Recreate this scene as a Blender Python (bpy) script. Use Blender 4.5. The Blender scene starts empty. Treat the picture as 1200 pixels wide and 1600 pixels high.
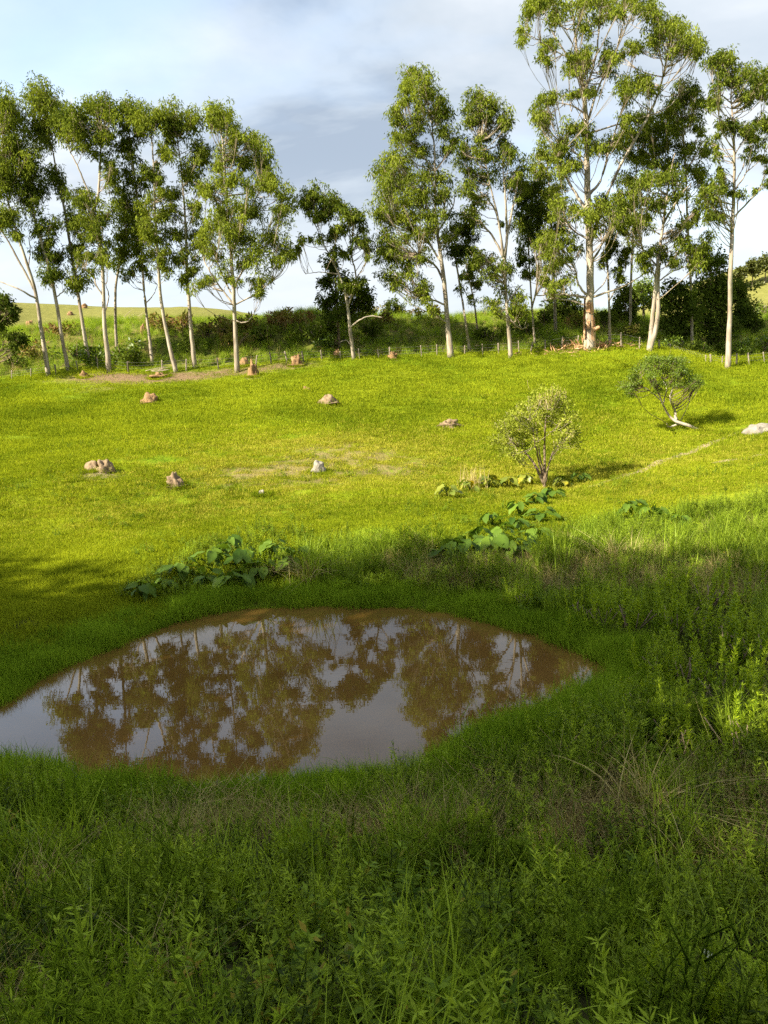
import bpy, math, random
import numpy as np
from mathutils import Matrix, Vector
R_ = np.random.default_rng(7)
scene = bpy.context.scene
COL = scene.collection
FPX = 26.0 / 36.0 * 1600.0           # focal length in photo pixels (1200 x 1600)

# ------------------------------------------------------------------ camera
CAM = np.array([0.0, 0.0, 5.0])
PITCH, ROLL = math.radians(8.86), math.radians(3.5)
F = np.array([0.0, math.cos(PITCH), -math.sin(PITCH)])
X0 = np.array([1.0, 0.0, 0.0])
U0 = np.cross(X0, F)
RGT = math.cos(ROLL) * X0 - math.sin(ROLL) * U0
UP = math.sin(ROLL) * X0 + math.cos(ROLL) * U0
cam_d = bpy.data.cameras.new('camera')
cam = bpy.data.objects.new('camera', cam_d)
COL.objects.link(cam)
cam.matrix_world = Matrix(((RGT[0], UP[0], -F[0], CAM[0]), (RGT[1], UP[1], -F[1], CAM[1]),
                           (RGT[2], UP[2], -F[2], CAM[2]), (0, 0, 0, 1)))
cam_d.sensor_fit = 'VERTICAL'
cam_d.sensor_height = 36.0
cam_d.sensor_width = 36.0
cam_d.lens = 26.0
cam_d.clip_end = 3000.0
scene.camera = cam

# ------------------------------------------------------------------ light
SUN_EL, SUN_AZ = math.radians(37.0), math.radians(240.0)     # azimuth clockwise from +Y
SDIR = np.array([math.sin(SUN_AZ) * math.cos(SUN_EL), math.cos(SUN_AZ) * math.cos(SUN_EL), math.sin(SUN_EL)])
sun_d = bpy.data.lights.new('sun', 'SUN')
sun_d.energy = 2.6
sun_d.angle = math.radians(0.6)
sun_d.color = (1.0, 0.91, 0.74)
sun = bpy.data.objects.new('sun', sun_d)
COL.objects.link(sun)
sun.rotation_euler = Vector(SDIR).to_track_quat('Z', 'Y').to_euler()

w = bpy.data.worlds.new('World')
scene.world = w
w.use_nodes = True
nt = w.node_tree
nt.nodes.clear()


def N(t, kind, **kw):
    n = t.nodes.new(kind)
    for k, v in kw.items():
        if k.startswith('i_'):
            key = k[2:]
            n.inputs[int(key) if key.isdigit() else key.replace('_', ' ')].default_value = v
        else:
            setattr(n, k, v)
    return n


def ramp(t, stops, interp='LINEAR'):
    r = t.nodes.new('ShaderNodeValToRGB')
    cr = r.color_ramp
    cr.interpolation = interp
    while len(cr.elements) > 1:
        cr.elements.remove(cr.elements[-1])
    cr.elements[0].position, cr.elements[0].color = stops[0][0], tuple(stops[0][1]) + (1.0,)
    for p, c in stops[1:]:
        e = cr.elements.new(p)
        e.color = tuple(c) + (1.0,)
    return r


out = N(nt, 'ShaderNodeOutputWorld')
bg = N(nt, 'ShaderNodeBackground')
bg.inputs['Strength'].default_value = 0.092
sky = N(nt, 'ShaderNodeTexSky', sky_type='NISHITA', sun_disc=False, sun_elevation=SUN_EL, sun_rotation=SUN_AZ)
sky.air_density, sky.dust_density, sky.ozone_density = 1.0, 1.5, 1.2
tc = N(nt, 'ShaderNodeTexCoord')
sep = N(nt, 'ShaderNodeSeparateXYZ')
nt.links.new(tc.outputs['Generated'], sep.inputs[0])
zc = N(nt, 'ShaderNodeMath', operation='MAXIMUM', i_1=0.0)
nt.links.new(sep.outputs['Z'], zc.inputs[0])
za = N(nt, 'ShaderNodeMath', operation='ADD', i_1=0.30)
nt.links.new(zc.outputs[0], za.inputs[0])
pl = N(nt, 'ShaderNodeVectorMath', operation='DIVIDE')
nt.links.new(tc.outputs['Generated'], pl.inputs[0])
nt.links.new(za.outputs[0], pl.inputs[1])
mp = N(nt, 'ShaderNodeMapping')
mp.inputs['Location'].default_value = (1.30, -0.15, 0.0)
mp.inputs['Scale'].default_value = (0.8, 1.25, 0.0)
nt.links.new(pl.outputs[0], mp.inputs[0])
n1 = N(nt, 'ShaderNodeTexNoise', i_Scale=1.15, i_Detail=5.0, i_Roughness=0.5, i_Distortion=0.35)
nt.links.new(mp.outputs[0], n1.inputs[0])
n2 = N(nt, 'ShaderNodeTexNoise', i_Scale=1.9, i_Detail=6.0, i_Roughness=0.55, i_Distortion=0.2)
nt.links.new(mp.outputs[0], n2.inputs[0])
r1 = ramp(nt, [(0.28, (0.35, 0.35, 0.35)), (0.52, (0.95, 0.95, 0.95))])       # cloud cover
nt.links.new(n1.outputs[0], r1.inputs[0])
r2 = ramp(nt, [(0.35, (0.86, 1.02, 1.24)), (0.45, (1.30, 1.45, 1.60)), (0.52, (1.46, 1.59, 1.72)), (0.62, (1.80, 1.88, 1.96))])   # cloud tone
nt.links.new(n2.outputs[0], r2.inputs[0])
skm = N(nt, 'ShaderNodeMix', data_type='RGBA', blend_type='MULTIPLY')
skm.inputs[0].default_value = 1.0
nt.links.new(sky.outputs[0], skm.inputs[6])
skm.inputs[7].default_value = (0.95, 0.93, 0.88, 1)
mx = N(nt, 'ShaderNodeMix', data_type='RGBA')
nt.links.new(r1.outputs[0], mx.inputs[0])
nt.links.new(skm.outputs[2], mx.inputs[6])
nt.links.new(r2.outputs[0], mx.inputs[7])
hz = ramp(nt, [(0.0, (0.85, 0.85, 0.85)), (0.10, (0.72, 0.72, 0.72)), (0.30, (0.0, 0.0, 0.0))], 'EASE')   # pale horizon
nt.links.new(zc.outputs[0], hz.inputs[0])
mx2 = N(nt, 'ShaderNodeMix', data_type='RGBA')
nt.links.new(hz.outputs[0], mx2.inputs[0])
nt.links.new(mx.outputs[2], mx2.inputs[6])
mx2.inputs[7].default_value = (1.82, 1.96, 2.08, 1)
nt.links.new(mx2.outputs[2], bg.inputs['Color'])
nt.links.new(bg.outputs[0], out.inputs[0])

scene.view_settings.view_transform = 'Standard'
scene.view_settings.look = 'None'
scene.view_settings.exposure = 2.52
scene.view_settings.gamma = 1.0
scene.render.film_transparent = False
scene.cycles.max_bounces = 6
scene.cycles.diffuse_bounces = 5
scene.cycles.use_adaptive_sampling = True
scene.cycles.adaptive_threshold = 0.015
scene.cycles.use_denoising = False
scene.cycles.transmission_bounces = 3
scene.cycles.transparent_max_bounces = 4
scene.cycles.caustics_reflective = False
scene.cycles.caustics_refractive = False


# ------------------------------------------------------------------ pixel <-> world
def ray(px, py):
    px = np.asarray(px, float)
    py = np.asarray(py, float)
    d = ((px - 600) / FPX)[..., None] * RGT + (-(py - 800) / FPX)[..., None] * UP + F
    return d


def at(px, py, y):                                   # the point of a pixel's sight line at forward distance y
    d = ray(px, py)
    return CAM + d * (np.asarray(y, float) / d[..., 1])[..., None]


def project(p):
    v = np.asarray(p, float) - CAM
    z = v @ F
    z = np.where(z < 0.05, 0.05, z)
    return 600 + FPX * (v @ RGT) / z, 800 - FPX * (v @ UP) / z


# ------------------------------------------------------------------ mesh helpers
def mesh_np(name, verts, quads=None, tris=None, attr=None, smooth=False):
    verts = np.asarray(verts, np.float32)
    me = bpy.data.meshes.new(name)
    idx, tot = [], []
    if quads is not None and len(quads):
        quads = np.asarray(quads, np.int32)
        idx.append(quads.ravel())
        tot.append(np.full(len(quads), 4, np.int32))
    if tris is not None and len(tris):
        tris = np.asarray(tris, np.int32)
        idx.append(tris.ravel())
        tot.append(np.full(len(tris), 3, np.int32))
    idx = np.concatenate(idx)
    tot = np.concatenate(tot)
    me.vertices.add(len(verts))
    me.vertices.foreach_set('co', verts.ravel())
    me.loops.add(len(idx))
    me.loops.foreach_set('vertex_index', idx)
    me.polygons.add(len(tot))
    start = np.concatenate([[0], np.cumsum(tot)[:-1]]).astype(np.int32)
    me.polygons.foreach_set('loop_start', start)
    if smooth:
        me.polygons.foreach_set('use_smooth', np.ones(len(tot), bool))
    for k, a in (attr or {}).items():
        at_ = me.attributes.new(k, 'FLOAT', 'POINT')
        at_.data.foreach_set('value', np.asarray(a, np.float32))
    me.update()
    me.validate()
    return me


def obj(name, me, mat=None, parent=None, loc=None, label=None, cat=None, group=None, kind=None):
    o = bpy.data.objects.new(name, me)
    COL.objects.link(o)
    if mat is not None and me is not None and not me.materials:
        me.materials.append(mat)
    if parent is not None:
        o.parent = parent
    if loc is not None:
        o.location = loc
    tag(o, label, cat, group, kind)
    return o


def tag(o, label=None, cat=None, group=None, kind=None):
    for k, v in (('label', label), ('category', cat), ('group', group), ('kind', kind)):
        if v:
            o[k] = v


class MB:                                            # collects geometry for one mesh
    def __init__(s):
        s.v, s.q, s.t, s.a, s.n = [], [], [], [], 0

    def add(s, v, q=None, t=None, a=0.5):
        v = np.asarray(v, float)
        s.v.append(v)
        if q is not None and len(q):
            s.q.append(np.asarray(q) + s.n)
        if t is not None and len(t):
            s.t.append(np.asarray(t) + s.n)
        s.a.append(np.broadcast_to(np.asarray(a, float), (len(v),)))
        s.n += len(v)

    def mesh(s, name, smooth=False, origin=None):
        v = np.concatenate(s.v)
        if origin is not None:
            v = v - np.asarray(origin)
        return mesh_np(name, v, np.concatenate(s.q) if s.q else None, np.concatenate(s.t) if s.t else None,
                       {'tone': np.concatenate(s.a)}, smooth)


def norm(a):
    return a / np.maximum(np.linalg.norm(a, axis=-1, keepdims=True), 1e-9)


def smooth_path(pts, rad, n):
    pts = np.asarray(pts, float)
    rad = np.asarray(rad, float)
    if len(pts) == 2:
        t = np.linspace(0, 1, n)[:, None]
        return pts[0] * (1 - t) + pts[1] * t, rad[0] * (1 - t[:, 0]) + rad[1] * t[:, 0]
    P = np.vstack([2 * pts[0] - pts[1], pts, 2 * pts[-1] - pts[-2]])
    u = np.linspace(0, len(pts) - 1 - 1e-6, n)
    i = u.astype(int)
    f = (u - i)[:, None]
    a, b, c, d = P[i], P[i + 1], P[i + 2], P[i + 3]
    q = 0.5 * ((2 * b) + (-a + c) * f + (2 * a - 5 * b + 4 * c - d) * f * f + (-a + 3 * b - 3 * c + d) * f ** 3)
    r = rad[i] * (1 - f[:, 0]) + rad[np.minimum(i + 1, len(rad) - 1)] * f[:, 0]
    return q, r


def tube(mb, pts, rad, sides=7, n=None, wob=0.0, tone=0.5):
    p, r = smooth_path(pts, rad, n or max(3, 3 * len(pts)))
    if wob:
        p = p + R_.normal(0, wob, p.shape) * (np.arange(len(p)) > 0)[:, None]
    d = norm(np.gradient(p, axis=0))
    ref = np.where(np.abs(d[:, 2:3]) > 0.9, np.array([[1.0, 0, 0]]), np.array([[0, 0, 1.0]]))
    a = norm(np.cross(d, ref))
    b = np.cross(d, a)
    th = np.linspace(0, 2 * np.pi, sides, endpoint=False)
    ring = p[:, None, :] + r[:, None, None] * (np.cos(th)[None, :, None] * a[:, None, :] + np.sin(th)[None, :, None] * b[:, None, :])
    v = ring.reshape(-1, 3)
    k = len(p)
    i, j = np.meshgrid(np.arange(k - 1), np.arange(sides), indexing='ij')
    j2 = (j + 1) % sides
    q = np.stack([i * sides + j, i * sides + j2, (i + 1) * sides + j2, (i + 1) * sides + j], -1).reshape(-1, 4)
    v = np.vstack([v, p[-1:], p[:1]])
    jj = np.arange(sides)
    t = np.stack([(k - 1) * sides + jj, (k - 1) * sides + (jj + 1) % sides, np.full(sides, k * sides)], -1)
    t2 = np.stack([(jj + 1) % sides, jj, np.full(sides, k * sides + 1)], -1)
    mb.add(v, q, np.vstack([t, t2]), tone)
    return p, r


def leaves(mb, P, D, Nn, L, W, tone, mid=0.42, fold=0.0):
    D = norm(D)
    S = norm(np.cross(D, Nn))
    Nn = norm(np.cross(S, D))
    L = np.broadcast_to(np.asarray(L, float), (len(P),))[:, None]
    W = np.broadcast_to(np.asarray(W, float), (len(P),))[:, None]
    v = np.stack([P, P + D * L * mid + S * W / 2 + Nn * W * fold, P + D * L, P + D * L * mid - S * W / 2 + Nn * W * fold], 1).reshape(-1, 3)
    n = len(P)
    q = np.arange(4 * n).reshape(n, 4)
    mb.add(v, q, None, np.repeat(np.broadcast_to(np.asarray(tone, float), (n,)), 4))


def rdir(n, rng=R_):
    return norm(rng.normal(size=(n, 3)))


# ------------------------------------------------------------------ materials
def base_mat(name):
    m = bpy.data.materials.new(name)
    m.use_nodes = True
    t = m.node_tree
    t.nodes.clear()
    o = N(t, 'ShaderNodeOutputMaterial')
    return m, t, o


def leaf_mat(name, dark, light, trans=0.3, rough=0.45, spec=0.35, pos_scale=0.6, extra=None, extra_at=0.8, tcol=1.25, rnd=0.35, cheap=False, det=1.0, amp=1.1):
    m, t, o = base_mat(name)
    at_ = N(t, 'ShaderNodeAttribute', attribute_name='tone')
    oi = N(t, 'ShaderNodeObjectInfo')
    geo = N(t, 'ShaderNodeNewGeometry')
    nz = N(t, 'ShaderNodeTexNoise', i_Scale=pos_scale, i_Detail=det)
    t.links.new(geo.outputs['Position'], nz.inputs[0])
    a = N(t, 'ShaderNodeMath', operation='MULTIPLY_ADD', i_1=amp, i_2=-amp / 2)
    t.links.new(nz.outputs[0], a.inputs[0])
    b = N(t, 'ShaderNodeMath', operation='MULTIPLY_ADD', i_1=rnd, i_2=-rnd / 2)
    t.links.new(oi.outputs['Random'], b.inputs[0])
    c = N(t, 'ShaderNodeMath', operation='ADD')
    t.links.new(a.outputs[0], c.inputs[0])
    t.links.new(b.outputs[0], c.inputs[1])
    d = N(t, 'ShaderNodeMath', operation='ADD', use_clamp=True)
    t.links.new(c.outputs[0], d.inputs[0])
    t.links.new(at_.outputs['Fac'], d.inputs[1])
    stops = [(0.0, dark), (1.0 if extra is None else extra_at, light)]
    if extra is not None:
        stops.append((1.0, extra))
    rp = ramp(t, stops)
    t.links.new(d.outputs[0], rp.inputs[0])
    if cheap:
        p = N(t, 'ShaderNodeBsdfDiffuse')
        t.links.new(rp.outputs[0], p.inputs[0])
    else:
        p = N(t, 'ShaderNodeBsdfPrincipled')
        p.inputs['Roughness'].default_value = rough
        p.inputs['Specular IOR Level'].default_value = spec
        t.links.new(rp.outputs[0], p.inputs['Base Color'])
    tr = N(t, 'ShaderNodeBsdfTranslucent')
    mc = N(t, 'ShaderNodeMix', data_type='RGBA', blend_type='MULTIPLY')
    mc.inputs[0].default_value = 1.0
    t.links.new(rp.outputs[0], mc.inputs[6])
    mc.inputs[7].default_value = (tcol * 1.05, tcol, tcol * 0.5, 1)
    t.links.new(mc.outputs[2], tr.inputs[0])
    ms = N(t, 'ShaderNodeMixShader')
    ms.inputs[0].default_value = trans
    t.links.new(p.outputs[0], ms.inputs[1])
    t.links.new(tr.outputs[0], ms.inputs[2])
    t.links.new(ms.outputs[0], o.inputs[0])
    return m


def rough_mat(name, stops, scale=4.0, stretch=(1, 1, 1), rough=0.85, bump=0.3, bscale=None, detail=6.0, spec=0.2, coord='Object', dist=0.0):
    m, t, o = base_mat(name)
    tcn = N(t, 'ShaderNodeTexCoord')
    mpn = N(t, 'ShaderNodeMapping')
    mpn.inputs['Scale'].default_value = stretch
    t.links.new(tcn.outputs[coord], mpn.inputs[0])
    nz = N(t, 'ShaderNodeTexNoise', i_Scale=scale, i_Detail=detail, i_Roughness=0.6, i_Distortion=dist)
    t.links.new(mpn.outputs[0], nz.inputs[0])
    rp = ramp(t, stops)
    t.links.new(nz.outputs[0], rp.inputs[0])
    p = N(t, 'ShaderNodeBsdfPrincipled')
    p.inputs['Roughness'].default_value = rough
    p.inputs['Specular IOR Level'].default_value = spec
    t.links.new(rp.outputs[0], p.inputs['Base Color'])
    nb = N(t, 'ShaderNodeTexNoise', i_Scale=bscale or scale * 4, i_Detail=5.0)
    t.links.new(mpn.outputs[0], nb.inputs[0])
    bp = N(t, 'ShaderNodeBump', i_Strength=bump, i_Distance=0.05)
    t.links.new(nb.outputs[0], bp.inputs['Height'])
    t.links.new(bp.outputs[0], p.inputs['Normal'])
    t.links.new(p.outputs[0], o.inputs[0])
    return m


M_EUC = leaf_mat('eucalyptus leaf', (0.042, 0.066, 0.010), (0.225, 0.270, 0.030), trans=0.34, pos_scale=0.45, cheap=True)
M_DARKLEAF = leaf_mat('dark leaf', (0.030, 0.050, 0.010), (0.120, 0.160, 0.022), trans=0.25, pos_scale=0.6, cheap=True)
M_OLIVE = leaf_mat('olive leaf', (0.050, 0.060, 0.010), (0.150, 0.165, 0.030), trans=0.25, pos_scale=0.8)
M_BRIGHTLEAF = leaf_mat('bright leaf', (0.045, 0.085, 0.008), (0.150, 0.215, 0.016), trans=0.35, pos_scale=0.8)
M_SCRUB = leaf_mat('scrub leaf', (0.055, 0.070, 0.012), (0.180, 0.195, 0.035), trans=0.3, pos_scale=0.35, extra=(0.24, 0.15, 0.07), extra_at=0.70, cheap=True)
M_FINE = leaf_mat('thin grey green leaf', (0.13, 0.165, 0.016), (0.38, 0.42, 0.06), trans=0.35, pos_scale=0.8, extra=(0.38, 0.34, 0.14), extra_at=0.88, cheap=True)
M_BARK = rough_mat('pale eucalyptus bark', [(0.28, (0.13, 0.10, 0.07)), (0.42, (0.25, 0.205, 0.15)), (0.56, (0.37, 0.32, 0.25)), (0.75, (0.43, 0.385, 0.315))],
                   scale=1.6, stretch=(1.6, 1.6, 0.35), bump=0.25, dist=0.6)
M_BARKRED = rough_mat('peeling orange bark', [(0.3, (0.26, 0.12, 0.06)), (0.5, (0.44, 0.25, 0.13)), (0.7, (0.58, 0.43, 0.28))], scale=2.0, stretch=(2, 2, 0.4), bump=0.5)
M_BARKDARK = rough_mat('brown bark', [(0.3, (0.10, 0.07, 0.045)), (0.6, (0.24, 0.18, 0.12))], scale=3.0, stretch=(2, 2, 0.5), bump=0.4)
M_TWIG = rough_mat('twig bark', [(0.3, (0.24, 0.18, 0.12)), (0.65, (0.46, 0.38, 0.28))], scale=2.0, bump=0.1)
M_POST = rough_mat('weathered fence wood', [(0.3, (0.15, 0.12, 0.085)), (0.65, (0.30, 0.255, 0.19))], scale=6, stretch=(3, 3, 0.6), bump=0.4)
M_POSTDARK = rough_mat('dark fence wood', [(0.3, (0.05, 0.04, 0.035)), (0.65, (0.13, 0.105, 0.08))], scale=6, stretch=(3, 3, 0.6), bump=0.4)
M_WIRE = rough_mat('fence wire', [(0.3, (0.15, 0.14, 0.13)), (0.7, (0.28, 0.26, 0.24))], scale=5, bump=0.0, rough=0.5)
M_MOUND = rough_mat('orange termite earth', [(0.3, (0.14, 0.080, 0.036)), (0.55, (0.25, 0.15, 0.070)), (0.75, (0.34, 0.22, 0.11))], scale=5, bump=1.0, bscale=9)
M_MOUNDTAN = rough_mat('tan termite earth', [(0.3, (0.13, 0.090, 0.055)), (0.55, (0.24, 0.17, 0.10)), (0.75, (0.32, 0.245, 0.155))], scale=5, bump=1.0, bscale=9)
M_ROCK = rough_mat('pale grey rock', [(0.3, (0.15, 0.13, 0.10)), (0.55, (0.26, 0.235, 0.19)), (0.75, (0.35, 0.32, 0.27))], scale=4, bump=0.9, bscale=10)

# foreground plants
M_TURF = leaf_mat('pasture grass', (0.090, 0.136, 0.006), (0.308, 0.352, 0.018), trans=0.38, pos_scale=0.16, rnd=0.65, cheap=True, det=4.0, amp=2.2)
M_TURFYELLOW = leaf_mat('yellow pasture grass', (0.20, 0.20, 0.014), (0.45, 0.42, 0.060), trans=0.3, pos_scale=0.9, rnd=0.9, cheap=True)  # serves the dry patch and the painted sun glow on the slope
M_FRINGE = leaf_mat('waterside grass', (0.090, 0.165, 0.010), (0.275, 0.395, 0.026), trans=0.35, pos_scale=0.5, rnd=0.5, cheap=True)
M_WEED = leaf_mat('narrow weed leaf', (0.042, 0.070, 0.008), (0.335, 0.440, 0.030), trans=0.42, pos_scale=0.9, rnd=0.9, spec=0.10)
M_FEATHER = leaf_mat('feathery weed leaf', (0.065, 0.112, 0.010), (0.270, 0.375, 0.024), trans=0.42, pos_scale=0.7, rnd=0.7, cheap=True)
M_LONG = leaf_mat('long grass blade', (0.095, 0.160, 0.008), (0.330, 0.440, 0.035), trans=0.40, pos_scale=0.9, rnd=0.8, spec=0.12)
M_DRY = leaf_mat('dry grass stalk', (0.19, 0.145, 0.06), (0.55, 0.46, 0.20), trans=0.3, pos_scale=1.2, rnd=0.6, cheap=True)
M_BROAD = leaf_mat('broad weed leaf', (0.050, 0.100, 0.008), (0.24, 0.34, 0.025), trans=0.38, pos_scale=1.0, spec=0.1, extra=(0.30, 0.24, 0.03), extra_at=0.88)
M_SHOOT = leaf_mat('bright shrub shoot', (0.130, 0.215, 0.008), (0.360, 0.460, 0.018), trans=0.42, pos_scale=0.9, spec=0.15)
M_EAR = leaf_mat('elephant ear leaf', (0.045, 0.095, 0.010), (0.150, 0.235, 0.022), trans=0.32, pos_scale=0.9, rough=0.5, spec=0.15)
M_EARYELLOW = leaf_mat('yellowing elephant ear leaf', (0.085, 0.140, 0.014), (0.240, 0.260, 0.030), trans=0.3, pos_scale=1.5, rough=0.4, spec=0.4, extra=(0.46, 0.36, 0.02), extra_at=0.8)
M_YELLOWLEAF = leaf_mat('yellow green sapling leaf', (0.070, 0.115, 0.012), (0.26, 0.27, 0.022), trans=0.35, pos_scale=2.0)
M_PETAL = rough_mat('cream petals', [(0.3, (0.55, 0.55, 0.40)), (0.7, (0.75, 0.74, 0.62))], scale=8, bump=0.0)


# ------------------------------------------------------------------ terrain heights
POND_PX = [(-120, 1130), (-60, 1122), (0, 1096), (60, 1058), (120, 1030), (200, 998), (262, 974), (330, 956), (400, 949), (480, 946), (560, 946),
           (640, 949), (700, 957), (760, 970), (830, 988), (890, 1008), (942, 1028), (972, 1048), (962, 1070), (915, 1098), (850, 1128),
           (785, 1152), (732, 1174), (690, 1192), (628, 1208), (560, 1220), (490, 1226), (420, 1232), (360, 1240), (300, 1242), (200, 1234), (100, 1218),
           (0, 1204), (-80, 1190), (-140, 1165)]


def on_plane(px, py, z=0.0):
    d = ray(px, py)
    k = (z - CAM[2]) / d[..., 2]
    return CAM + d * k[..., None]


pp = on_plane(np.array([a for a, _ in POND_PX], float), np.array([b for _, b in POND_PX], float))[:, :2]
POND = smooth_path(np.vstack([pp, pp[:1]]), np.ones(len(pp) + 1), 160)[0][:-1] if False else None
_c = np.vstack([pp[-1:], pp, pp[:2]])
_pts = []
for _i in range(1, len(_c) - 2):
    for _f in np.linspace(0, 1, 5, endpoint=False):
        a, b, c, d = _c[_i - 1], _c[_i], _c[_i + 1], _c[_i + 2]
        _pts.append(0.5 * (2 * b + (c - a) * _f + (2 * a - 5 * b + 4 * c - d) * _f ** 2 + (-a + 3 * b - 3 * c + d) * _f ** 3))
POND = np.array(_pts)


def pond_sd(x, y):                                   # signed distance to the shore, negative on the water
    shp = np.shape(x)
    P = np.stack([np.ravel(x), np.ravel(y)], -1)
    best = np.full(len(P), 1e9)
    ins = np.zeros(len(P), bool)
    cx, cy = POND.mean(0)
    near = (np.abs(P[:, 0] - cx) < 16) & (np.abs(P[:, 1] - cy) < 14)
    Q = P[near]
    b_ = np.full(len(Q), 1e9)
    i_ = np.zeros(len(Q), bool)
    n = len(POND)
    for k in range(n):
        a, b = POND[k], POND[(k + 1) % n]
        ab = b - a
        t = np.clip(((Q - a) @ ab) / (ab @ ab), 0, 1)
        dd = np.hypot(*(Q - a - t[:, None] * ab).T)
        b_ = np.minimum(b_, dd)
        cr = ((a[1] > Q[:, 1]) != (b[1] > Q[:, 1]))
        with np.errstate(divide='ignore', invalid='ignore'):
            xx = a[0] + (Q[:, 1] - a[1]) * (b[0] - a[0]) / (b[1] - a[1] if b[1] != a[1] else 1e-9)
        i_ ^= cr & (Q[:, 0] < xx)
    best[near] = np.where(i_, -b_, b_)
    best[~near] = 20.0
    return best.reshape(shp)


CTRL_PX = [(0, 1000, 15), (0, 880, 22.5), (0, 760, 31), (0, 660, 45), (0, 600, 62),
           (300, 860, 22), (300, 760, 31), (300, 670, 44), (300, 604, 57), (300, 571, 63), (150, 578, 63),
           (600, 850, 22), (600, 760, 31), (600, 690, 41), (600, 620, 51), (600, 556, 63), (450, 562, 63),
           (850, 765, 33), (850, 700, 41), (850, 620, 52), (850, 548, 62), (720, 551, 63),
           (1050, 760, 29), (1075, 668, 44), (1050, 600, 54), (1050, 549, 60), (950, 545, 62),
           (1200, 760, 27), (1200, 670, 40), (1200, 610, 52), (1200, 567, 58), (1130, 567, 59),
           (0, 565, 67), (0, 525, 74), (0, 480, 115), (200, 479, 115), (400, 491, 110), (200, 556, 66), (200, 516, 73), (200, 500, 90), (0, 505, 90),
           (400, 550, 66), (400, 505, 73), (500, 551, 65), (500, 494, 73), (650, 546, 65), (650, 502, 74), (800, 498, 74), (800, 540, 65), (950, 494, 76), (950, 535, 65),
           (1080, 556, 65), (1080, 525, 74), (1200, 545, 64), (1200, 505, 80), (1200, 440, 140), (1150, 425, 150), (1080, 480, 140), (1300, 400, 150)]
CTRL_FG = [(1060, 1060, 11.0), (600, 1600, 3.0), (600, 1500, 3.9), (600, 1400, 5.0), (600, 1300, 7.0), (0, 1600, 3.0), (1200, 1600, 3.0), (0, 1380, 5.5), (1200, 1380, 5.5),
           (1200, 1150, 7.8), (1000, 1150, 8.5), (1200, 950, 13.5), (1200, 850, 19), (1030, 1030, 12.4), (200, 1330, 6.6), (900, 1300, 6.5)]
CTRL_W = [(0, 0, 3.3), (-3, 0, 3.3), (3, 0, 3.4), (0, -5, 5), (0, -15, 9), (-15, -5, 7), (-30, -5, 11), (-30, 10, 7), (-25, 24, 3.2), (-45, 30, 7), (-50, 62, 11), (-14, 8, 2.5),
          (-50, 90, 19), (15, 0, 3.6), (12, 8, 1.9), (20, 15, 2.2), (25, 30, 3), (35, 45, 4.2), (42, 60, 6), (30, -10, 8), (-60, 0, 15), (-40, -25, 15), (20, -25, 12),
          (0, 95, 12.0), (12, 96, 11.5), (25, 100, 11.5), (-8, 95, 12.2), (0, 140, 10), (40, 150, 14), (-60, 160, 19), (60, 110, 13), (80, 60, 10), (80, 0, 12), (-90, 40, 14),
          (0, -80, 20), (80, -80, 20), (-80, -80, 22), (-100, 120, 19), (120, 140, 26), (0, 200, 8), (-100, 200, 10), (100, 200, 16)]
cp = [at(a, b, y) for a, b, y in CTRL_PX] + [at(a, b, y) - np.array([0, 0, 0.28]) for a, b, y in CTRL_FG] + [np.array(c, float) for c in CTRL_W]
for k in range(0, len(POND), 8):
    cp.append(np.array([POND[k][0], POND[k][1], 0.12]))
CP = np.array(cp)


def phi(d2):
    return 0.5 * d2 * np.log(d2 + 1e-6)


_n = len(CP)
_d2 = ((CP[:, None, :2] - CP[None, :, :2]) ** 2).sum(-1)
_A = np.zeros((_n + 3, _n + 3))
_A[:_n, :_n] = phi(_d2) + np.eye(_n) * 1.5
_A[:_n, _n] = 1
_A[:_n, _n + 1:] = CP[:, :2]
_A[_n:, :_n] = _A[:_n, _n:].T
_W = np.linalg.solve(_A, np.concatenate([CP[:, 2], np.zeros(3)]))

# smooth value noise
_G = np.random.default_rng(3).random((256, 256))


def vnoise(x, y, s):
    x = np.asarray(x) * s + 1000
    y = np.asarray(y) * s + 1000
    i, j = np.floor(x).astype(int), np.floor(y).astype(int)
    u, v = x - i, y - j
    u, v = u * u * (3 - 2 * u), v * v * (3 - 2 * v)
    g = lambda a, b: _G[a % 256, b % 256]
    return (g(i, j) * (1 - u) + g(i + 1, j) * u) * (1 - v) + (g(i, j + 1) * (1 - u) + g(i + 1, j + 1) * u) * v - 0.5


# the cattle terrace that runs up across the right of the slope
TERR = at(np.array([640, 760, 900, 1000, 1100, 1230.]), np.array([735, 694, 668, 645, 622, 597.]), np.array([36, 40.5, 44, 47, 50, 54.]))[:, :2]
PATH = at(np.array([830, 900, 985, 1020, 1090, 1180.]), np.array([742, 728, 722, 708, 692, 672.]), np.array([30.5, 32, 33.5, 35.5, 38, 41.]))[:, :2]


def poly_d(x, y, L):
    best = np.full(np.shape(x), 1e9)
    sgn = np.zeros(np.shape(x))
    for k in range(len(L) - 1):
        a, ab = L[k], L[k + 1] - L[k]
        t = np.clip(((x - a[0]) * ab[0] + (y - a[1]) * ab[1]) / (ab @ ab), 0, 1)
        dx, dy = x - a[0] - t * ab[0], y - a[1] - t * ab[1]
        d = np.hypot(dx, dy)
        sgn = np.where(d < best, np.sign(ab[0] * dy - ab[1] * dx), sgn)
        best = np.minimum(best, d)
    return best, sgn


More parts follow.
